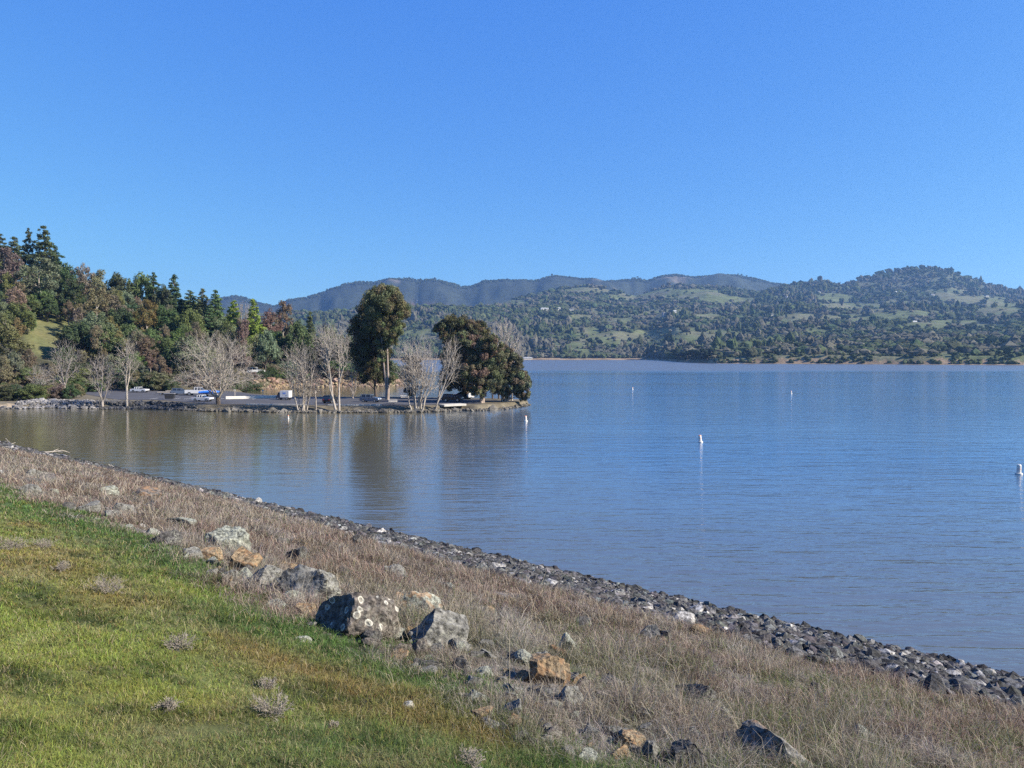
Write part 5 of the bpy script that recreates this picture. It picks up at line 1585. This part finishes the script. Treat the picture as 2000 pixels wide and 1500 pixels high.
for i, (a_, b_, w_, l_) in enumerate(DB): dead_bush(a_, b_, w_, l_, 400 + i)

# driftwood by the water on the left
for i, (px, py, L, rz, lab) in enumerate([(22, 868, 3.4, 2.3, 'bleached driftwood log at the water edge by the left frame edge'), (98, 884, 2.4, 0.3, 'short forked driftwood on the left riprap'), (122, 889, 3.2, 2.5, 'long thin driftwood right of the forked piece'), (236, 911, 2.6, 2.5, 'pale driftwood stick on the riprap farther right')]):
    g = on_z(px, py, 0.4)
    g.z = float(bank_z(g.x, g.y)) + 0.22
    sg = []; rng = random.Random(i + 70)
    grow(sg, Vector((-L / 2, 0, 0)), Vector((1, 0.0, 0.05)), L, 0.10, 0, 1, rng, 0.0, 0.06, 0.6, 5, 1, 0.35, 2)
    sg = [(a_, b_, max(x, .03), max(y, .02)) for a_, b_, x, y in sg]
    o = link('driftwood', segs_mesh('driftwood', sg, 6), M['timber'], None, g); o.rotation_euler = (0, 0, rz)
    tag(o, lab, 'driftwood')


# ------------------------------------------------------------------ buoys
def buoy(px, py, label, tilt=0.0, h=1.0, dirx=0.0):
    g = on_z(px, py, 0.0)
    t = thing('buoy', label, 'buoy', g)
    t.rotation_euler = (0, tilt, 0)
    b = MB(); b.cyl((0, 0, -0.3), 0.20, h + 0.3 - 0.1, 24); b.build('post', M['buoy_white'], t)
    MB().cyl((0, 0, h - 0.1), 0.20, 0.10, 24, r2=0.15).build('cap', M['buoy_white'] if h > 1.0 else M['buoy_orange'], t)
    MB().cyl((0, 0, -0.05), 0.34, 0.22, 28).build('float_collar', M['buoy_white'], t, 0.04)
    MB().cyl((0, 0, 0.55), 0.204, 0.05, 24).build('band', M['buoy_orange'], t)


buoy(1990, 927, 'white buoy at the right frame edge, nearest of the line', 0.0, 1.02)
buoy(1368, 864, 'white buoy tilted left in the middle of the open water', -0.1, 1.0)
buoy(1027, 823, 'white buoy just off the tip of the peninsula', -0.05, 1.0)
buoy(1235, 761, 'small distant white buoy, left of the two far ones', 0.1, 0.85)
buoy(1545, 769, 'small distant white buoy, right of the two far ones', 0.0, 0.85)
buoy(563, 818, 'thin white marker buoy off the car park below the white van', 0.0, 0.7)
for o_ in [o_ for o_ in S.objects if o_.get('label', '').startswith('thin white marker')]: o_.scale = (0.5, 0.5, 1)


# ------------------------------------------------------------------ vehicles and lot furniture
def wheels(t, xs, w, r=0.36):
    for x in xs:
        for s in (-1, 1):
            y = s * (w / 2 - 0.1)
            tyre = MB().cyl((x, y - 0.12, r), r, 0.24, 20, axis=1).build('wheel', M['black'], t, 0.02)
            MB().cyl((x, y + s * 0.121 - 0.005, r), r * 0.6, 0.012, 14, axis=1).build('rim', M['chrome'], tyre)


def car(loc, rz, prof, cab, w, paint, label, cat, name='parked_car', wx=(-1.35, 1.4), r=0.36, scale=1.0, roof=None):
    t = thing(name, label, cat, loc, rz)
    t.scale = (scale,) * 3
    MB().prism(prof, -w / 2, w / 2).build('body', M[paint], t, 0.05)
    b = MB()
    n = len(cab); y0 = w / 2 - 0.06; y1 = w / 2 - 0.24
    zs = [p_[1] for p_ in cab]; zl, zh = min(zs), max(zs)
    v = [(x, -(y0 + (y1 - y0) * (z - zl) / (zh - zl)), z) for x, z in cab] + [(x, (y0 + (y1 - y0) * (z - zl) / (zh - zl)), z) for x, z in cab]
    b.v.append(np.array(v)); b.n = 2 * n
    b.f.append(np.array([[i, (i + 1) % n, n + (i + 1) % n, n + i] for i in range(n)]))
    b.ng = [list(range(n))[::-1], list(range(n, 2 * n))]
    b.build('window_band', M['glass'], t, 0.03)
    rx0 = min(p_[0] for p_ in cab if p_[1] > zh - .05); rx1 = max(p_[0] for p_ in cab if p_[1] > zh - .05)
    MB().box((rx0 + rx1) / 2, 0, zh + 0.03, rx1 - rx0 + 0.16, 2 * y1 + 0.08, 0.09).build('roof', M[roof or paint], t, 0.03)
    for x in np.linspace(rx0, rx1, 3):
        for s in (-1, 1):
            MB().box(x, s * (y0 + y1) / 2, (zl + zh) / 2, 0.09, abs(y0 - y1) + 0.05, zh - zl).build('pillar', M[paint], t)
    wheels(t, wx, w, r)
    x1 = max(p_[0] for p_ in prof); x0 = min(p_[0] for p_ in prof)
    for s in (-1, 1):
        MB().box(x1 - 0.03, s * (w / 2 - 0.3), 0.78, 0.1, 0.36, 0.18).build('headlight', M['lamp'], t, 0.02)
        MB().box(x0 + 0.03, s * (w / 2 - 0.22), 0.85, 0.1, 0.2, 0.24).build('tail_light', M['tail'], t, 0.02)
    MB().box(x1 + 0.02, 0, 0.45, 0.14, w * 0.9, 0.2).build('bumper', M['black'], t, 0.03)
    return t


SUV = [(-2.25, .35), (2.2, .35), (2.3, .7), (2.15, 1.0), (1.1, 1.12), (-2.2, 1.12), (-2.3, .8)]
SUVC = [(1.1, 1.1), (.35, 1.65), (-1.9, 1.68), (-2.2, 1.1)]
SED = [(-2.3, .32), (2.25, .32), (2.3, .62), (2.1, .86), (1.0, .98), (-1.6, 1.0), (-2.3, .92)]
SEDC = [(1.0, .96), (.25, 1.38), (-.95, 1.4), (-1.75, .98)]
PICK = [(-2.8, .5), (2.6, .5), (2.7, .95), (2.55, 1.2), (1.3, 1.28), (-2.8, 1.28)]
PICKC = [(1.3, 1.26), (.75, 1.85), (-.55, 1.87), (-.8, 1.26)]


def lotp(px, Y):
    return Vector(((px - 1000) / 1500 * Y, Y, max(float(land_z(px, Y)), ZL) + 0.06))


car(lotp(723, 174), -0.25, SUV, SUVC, 1.85, 'steel_blue_paint', 'blue-grey estate car parked in tree shade near the tall eucalyptus', 'car')
car(lotp(883, 176), -0.12, SUV, SUVC, 1.9, 'black_paint', 'black car under the right-hand eucalyptus group', 'car')
car(lotp(905, 190), -0.3, SED, SEDC, 1.8, 'navy_paint', 'dark blue car partly hidden behind the black car', 'car')
car(lotp(646, 171), 0.0, SUV, SUVC, 1.85, 'black_paint', 'black car behind the leaning pale trunks', 'car', scale=1.0).rotation_euler.z = 1.3
car(lotp(386, 203), 0.1, PICK, PICKC, 1.95, 'white_paint', 'white pickup truck at the back of the lot behind the big bare tree', 'pickup truck', 'pickup_truck', (-1.7, 1.75), 0.42, 1.12)
car(lotp(395, 177), -0.15, SED, SEDC, 1.8, 'white_paint', 'white saloon car at the front of the lot left of the big bare trunk', 'car')
car(lotp(352, 206), 0.1, SUV, SUVC, 1.85, 'steel_blue_paint', 'grey car behind the boat trailer, left of the white pickup', 'car')
car(lotp(272, 219), -0.1, SED, SEDC, 1.8, 'white_paint', 'white car in the shade at the left back of the lot', 'car', scale=1.05)
car(lotp(500, 268) + Vector((0, 0, 0)), 0.2, SUV, SUVC, 1.9, 'white_paint', 'white truck half hidden on the wooded slope above the inlet', 'truck', 'parked_truck', scale=1.35)

# blue tarpaulin-covered boat on a trailer
t = thing('covered_boat', 'bright blue covered boat on its trailer beside the white pickup', 'boat', lotp(407, 198), 0.15)
hull = MB()
v = []
for x, w_, z0, z1 in ((-2.4, .8, .75, 1.3), (-.8, .95, .7, 1.45), (.9, .9, .7, 1.7), (2.1, .5, .85, 1.4), (2.8, .08, 1.1, 1.35)):
    v += [(x, -w_ * .6, z0), (x, w_ * .6, z0), (x, w_, (z0 + z1) / 2), (x, w_ * .5, z1), (x, -w_ * .5, z1), (x, -w_, (z0 + z1) / 2)]
f = [[i * 6 + j, i * 6 + (j + 1) % 6, (i + 1) * 6 + (j + 1) % 6, (i + 1) * 6 + j] for i in range(4) for j in range(6)]
hull.add(v, f); hull.ng = [[0, 1, 2, 3, 4, 5][::-1], [24, 25, 26, 27, 28, 29]]
hull.build('cover', M['bright_blue'], t, 0.0)
MB().box(0, 0, .5, 4.6, 1.2, .12).box(3.0, 0, .5, 1.6, .12, .1).build('trailer_frame', M['chrome'], t)
wheels(t, (-.6,), 2.0, .33)


def trailer(px, Y, rz, label):
    t = thing('boat_trailer', label, 'trailer', lotp(px, Y), rz)
    MB().box(0, .8, .55, 4.4, .12, .14).box(0, -.8, .55, 4.4, .12, .14).box(-2, 0, .55, .12, 1.7, .12).box(.2, 0, .55, .12, 1.7, .12).box(2.1, 0, .55, .12, 1.7, .12).box(3.0, 0, .55, 1.9, .12, .12).build('frame', M['black'], t)
    MB().box(-.3, .5, .75, 3.2, .12, .2).box(-.3, -.5, .75, 3.2, .12, .2).build('bunk', M['timber'], t)
    wheels(t, (-.8, .1), 2.1, .33)


trailer(322, 205, 0.1, 'low black empty boat trailer left of the grey car')
trailer(338, 212, 0.05, 'second empty boat trailer at the back of the lot')

# white box van
t = thing('box_van', 'white box van with a dark cab parked at the back edge of the lot', 'van', lotp(554, 183), 0.0)
t.rotation_euler.z = math.pi - 0.15
t.scale = (0.95, 0.95, 0.92)
MB().box(-.55, 0, 1.5, 2.4, 1.9, 1.75).build('cargo_box', M['white_paint'], t, 0.05)
MB().prism([(.68, .35), (1.75, .35), (1.8, .9), (1.45, 1.15), (1.2, 1.95), (.68, 1.98)], -.88, .88).build('cab', M['navy_paint'], t, 0.05)
MB().box(-.1, 0, .48, 3.3, 1.5, .2).build('chassis', M['black'], t)
MB().prism([(.85, 1.2), (1.36, 1.2), (1.16, 1.85), (.85, 1.85)], -.9, .9).build('cab_window', M['glass'], t)
for z_, l_ in ((1.85, .9), (1.6, .7)):
    MB().box(-.5, .955, z_, l_, .02, .12).build('side_lettering', M['bright_blue'], t)
MB().box(-1.0, .955, 1.15, .4, .02, .1).build('side_lettering', M['black'], t)
wheels(t, (-1.15, 1.2), 1.9, .36)
for s in (-1, 1): MB().box(1.79, s * .65, .75, .08, .25, .16).build('headlight', M['lamp'], t)

# long pale concrete wall behind the lot, kerbs, bin, posts
a_, b_ = lotp(440, 186), lotp(546, 191)
c_ = (a_ + b_) / 2; L = (b_ - a_).length
o = MB().box(0, 0, .3, L, .6, .7).build('low_wall', M['wall_cream'], None, 0.03, c_); o.rotation_euler.z = math.atan2(b_.y - a_.y, b_.x - a_.x)
tag(o, 'low pale concrete wall along the back of the lot left of the white van', 'wall')
for k, (p0, p1, lab) in enumerate([((640, 5.0), (745, 5.0), 'concrete kerb along the water edge left of the broad bare tree'), ((862, 2.6), (905, 2.8), 'pale concrete slab at the water edge below the black car'), ((480, 5.5), (600, 5.5), 'concrete kerb along the water edge in front of the white van')]):
    a_ = lotp(p0[0], F(p0[0]) + p0[1]); b_ = lotp(p1[0], F(p1[0]) + p1[1]); c_ = (a_ + b_) / 2; L = (b_ - a_).length
    c_.z = ZL - 0.1
    o = MB().box(0, 0, .15, L, .5 if k != 1 else 2.4, .42).build('kerb', M['concrete'], None, 0.03, c_); o.rotation_euler.z = math.atan2(b_.y - a_.y, b_.x - a_.x)
    tag(o, lab, 'kerb')
for px, Y, h, lab in ((458, 199, 1.7, 'short sign post behind the pale wall, left of two'), (513, 196, 1.7, 'short sign post behind the pale wall, right of two')):
    t = thing('sign_post', lab, 'sign', lotp(px, Y))
    MB().cyl((0, 0, -0.3), .08, h + .3, 10).build('post', M['timber'], t)
    MB().box(0, -.07, h - .1, .55, .04, .25).build('sign_board', M['wall_cream'], t)
t = thing('marker_post', 'white-topped brown post beside the road at the left back of the lot', 'post', lotp(164, 226))
MB().box(0, 0, .6, .3, .3, 1.8).build('post', M['wall_tan'], t, .03)
MB().box(0, 0, 1.9, .6, .45, 1.0).build('white_head', M['white_paint'], t, .08)
t = thing('refuse_bin', 'dark green-black bin near the front edge of the lot, left side', 'bin', lotp(331, 186), 0.1)
MB().prism([(-1.0, .15), (1.0, .15), (1.15, 1.3), (-1.15, 1.3)], -.6, .6).build('body', M['black'], t, .03)
MB().box(0, 0, 1.36, 2.4, 1.35, .1).build('lid', M['roof_grey'], t, .02)
for px, Y, lab in ((962, 187, 'short dark bollard under the eucalyptus, left of two'), (974, 187, 'short dark bollard under the eucalyptus, right of two')):
    o = MB().cyl((0, 0, -.3), .22, 1.2, 14).cyl((0, 0, .9), .26, .12, 14).build('bollard', M['bark_dark'], None, 0.02, lotp(px, Y))
    tag(o, lab, 'bollard')


def picnic(px, Y, rz, label):
    t = thing('picnic_table', label, 'table', lotp(px, Y), rz)
    MB().box(0, 0, .74, 1.9, .8, .08).build('table_top', M['wall_cream'], t, .02)
    for s in (-1, 1):
        MB().box(0, s * .75, .44, 1.9, .28, .07).build('bench_seat', M['wall_cream'], t, .02)
        MB().box(s * .65, 0, .36, .12, 1.5, .1).box(s * .65, 0, .5, .12, .5, .5).build('leg', M['concrete'], t)


picnic(767, 169, 0.1, 'pale concrete picnic table near the water right of the blue-grey car')
picnic(789, 187, 0.3, 'pale picnic table at the back of the lot behind the broad bare tree')
# small trailer under the trees
t = thing('camper_trailer', 'small white camper trailer in deep shade under the right-hand trees', 'trailer', lotp(919, 186), 0.4)
MB().prism([(-.7, .4), (.7, .4), (.85, .9), (.5, 1.5), (-.6, 1.5), (-.8, .9)], -.55, .55).build('body', M['white_paint'], t, .06)
MB().box(1.1, 0, .45, .9, .1, .1).build('drawbar', M['black'], t)
wheels(t, (0,), 1.25, .28)
# faded stall lines on the asphalt
mb = MB()
for px in range(300, 520, 22):
    a_ = lotp(px, 188); mb.box(a_.x, a_.y, a_.z + 0.006, .12, 4.5, .004)
o = mb.build('parking_lines', M['white_line']); tag(o, kind='structure')

# ------------------------------------------------------------------ haze
hm, nt, out = new_mat('haze')
pv = N(nt, 'ShaderNodeVolumePrincipled', Density=0.78e-4, Anisotropy=0.3)
pv.inputs['Color'].default_value = (0.30, 0.56, 1.0, 1)
nt.links.new(pv.outputs[0], out.inputs['Volume'])
v, f = box_v(0, 3000, 345, 16000, 9000, 710)
hz = link('haze', mesh_np('haze', v, f), hm)
tag(hz, 'pale blue air between the lake and the far hills', 'haze', kind='stuff')
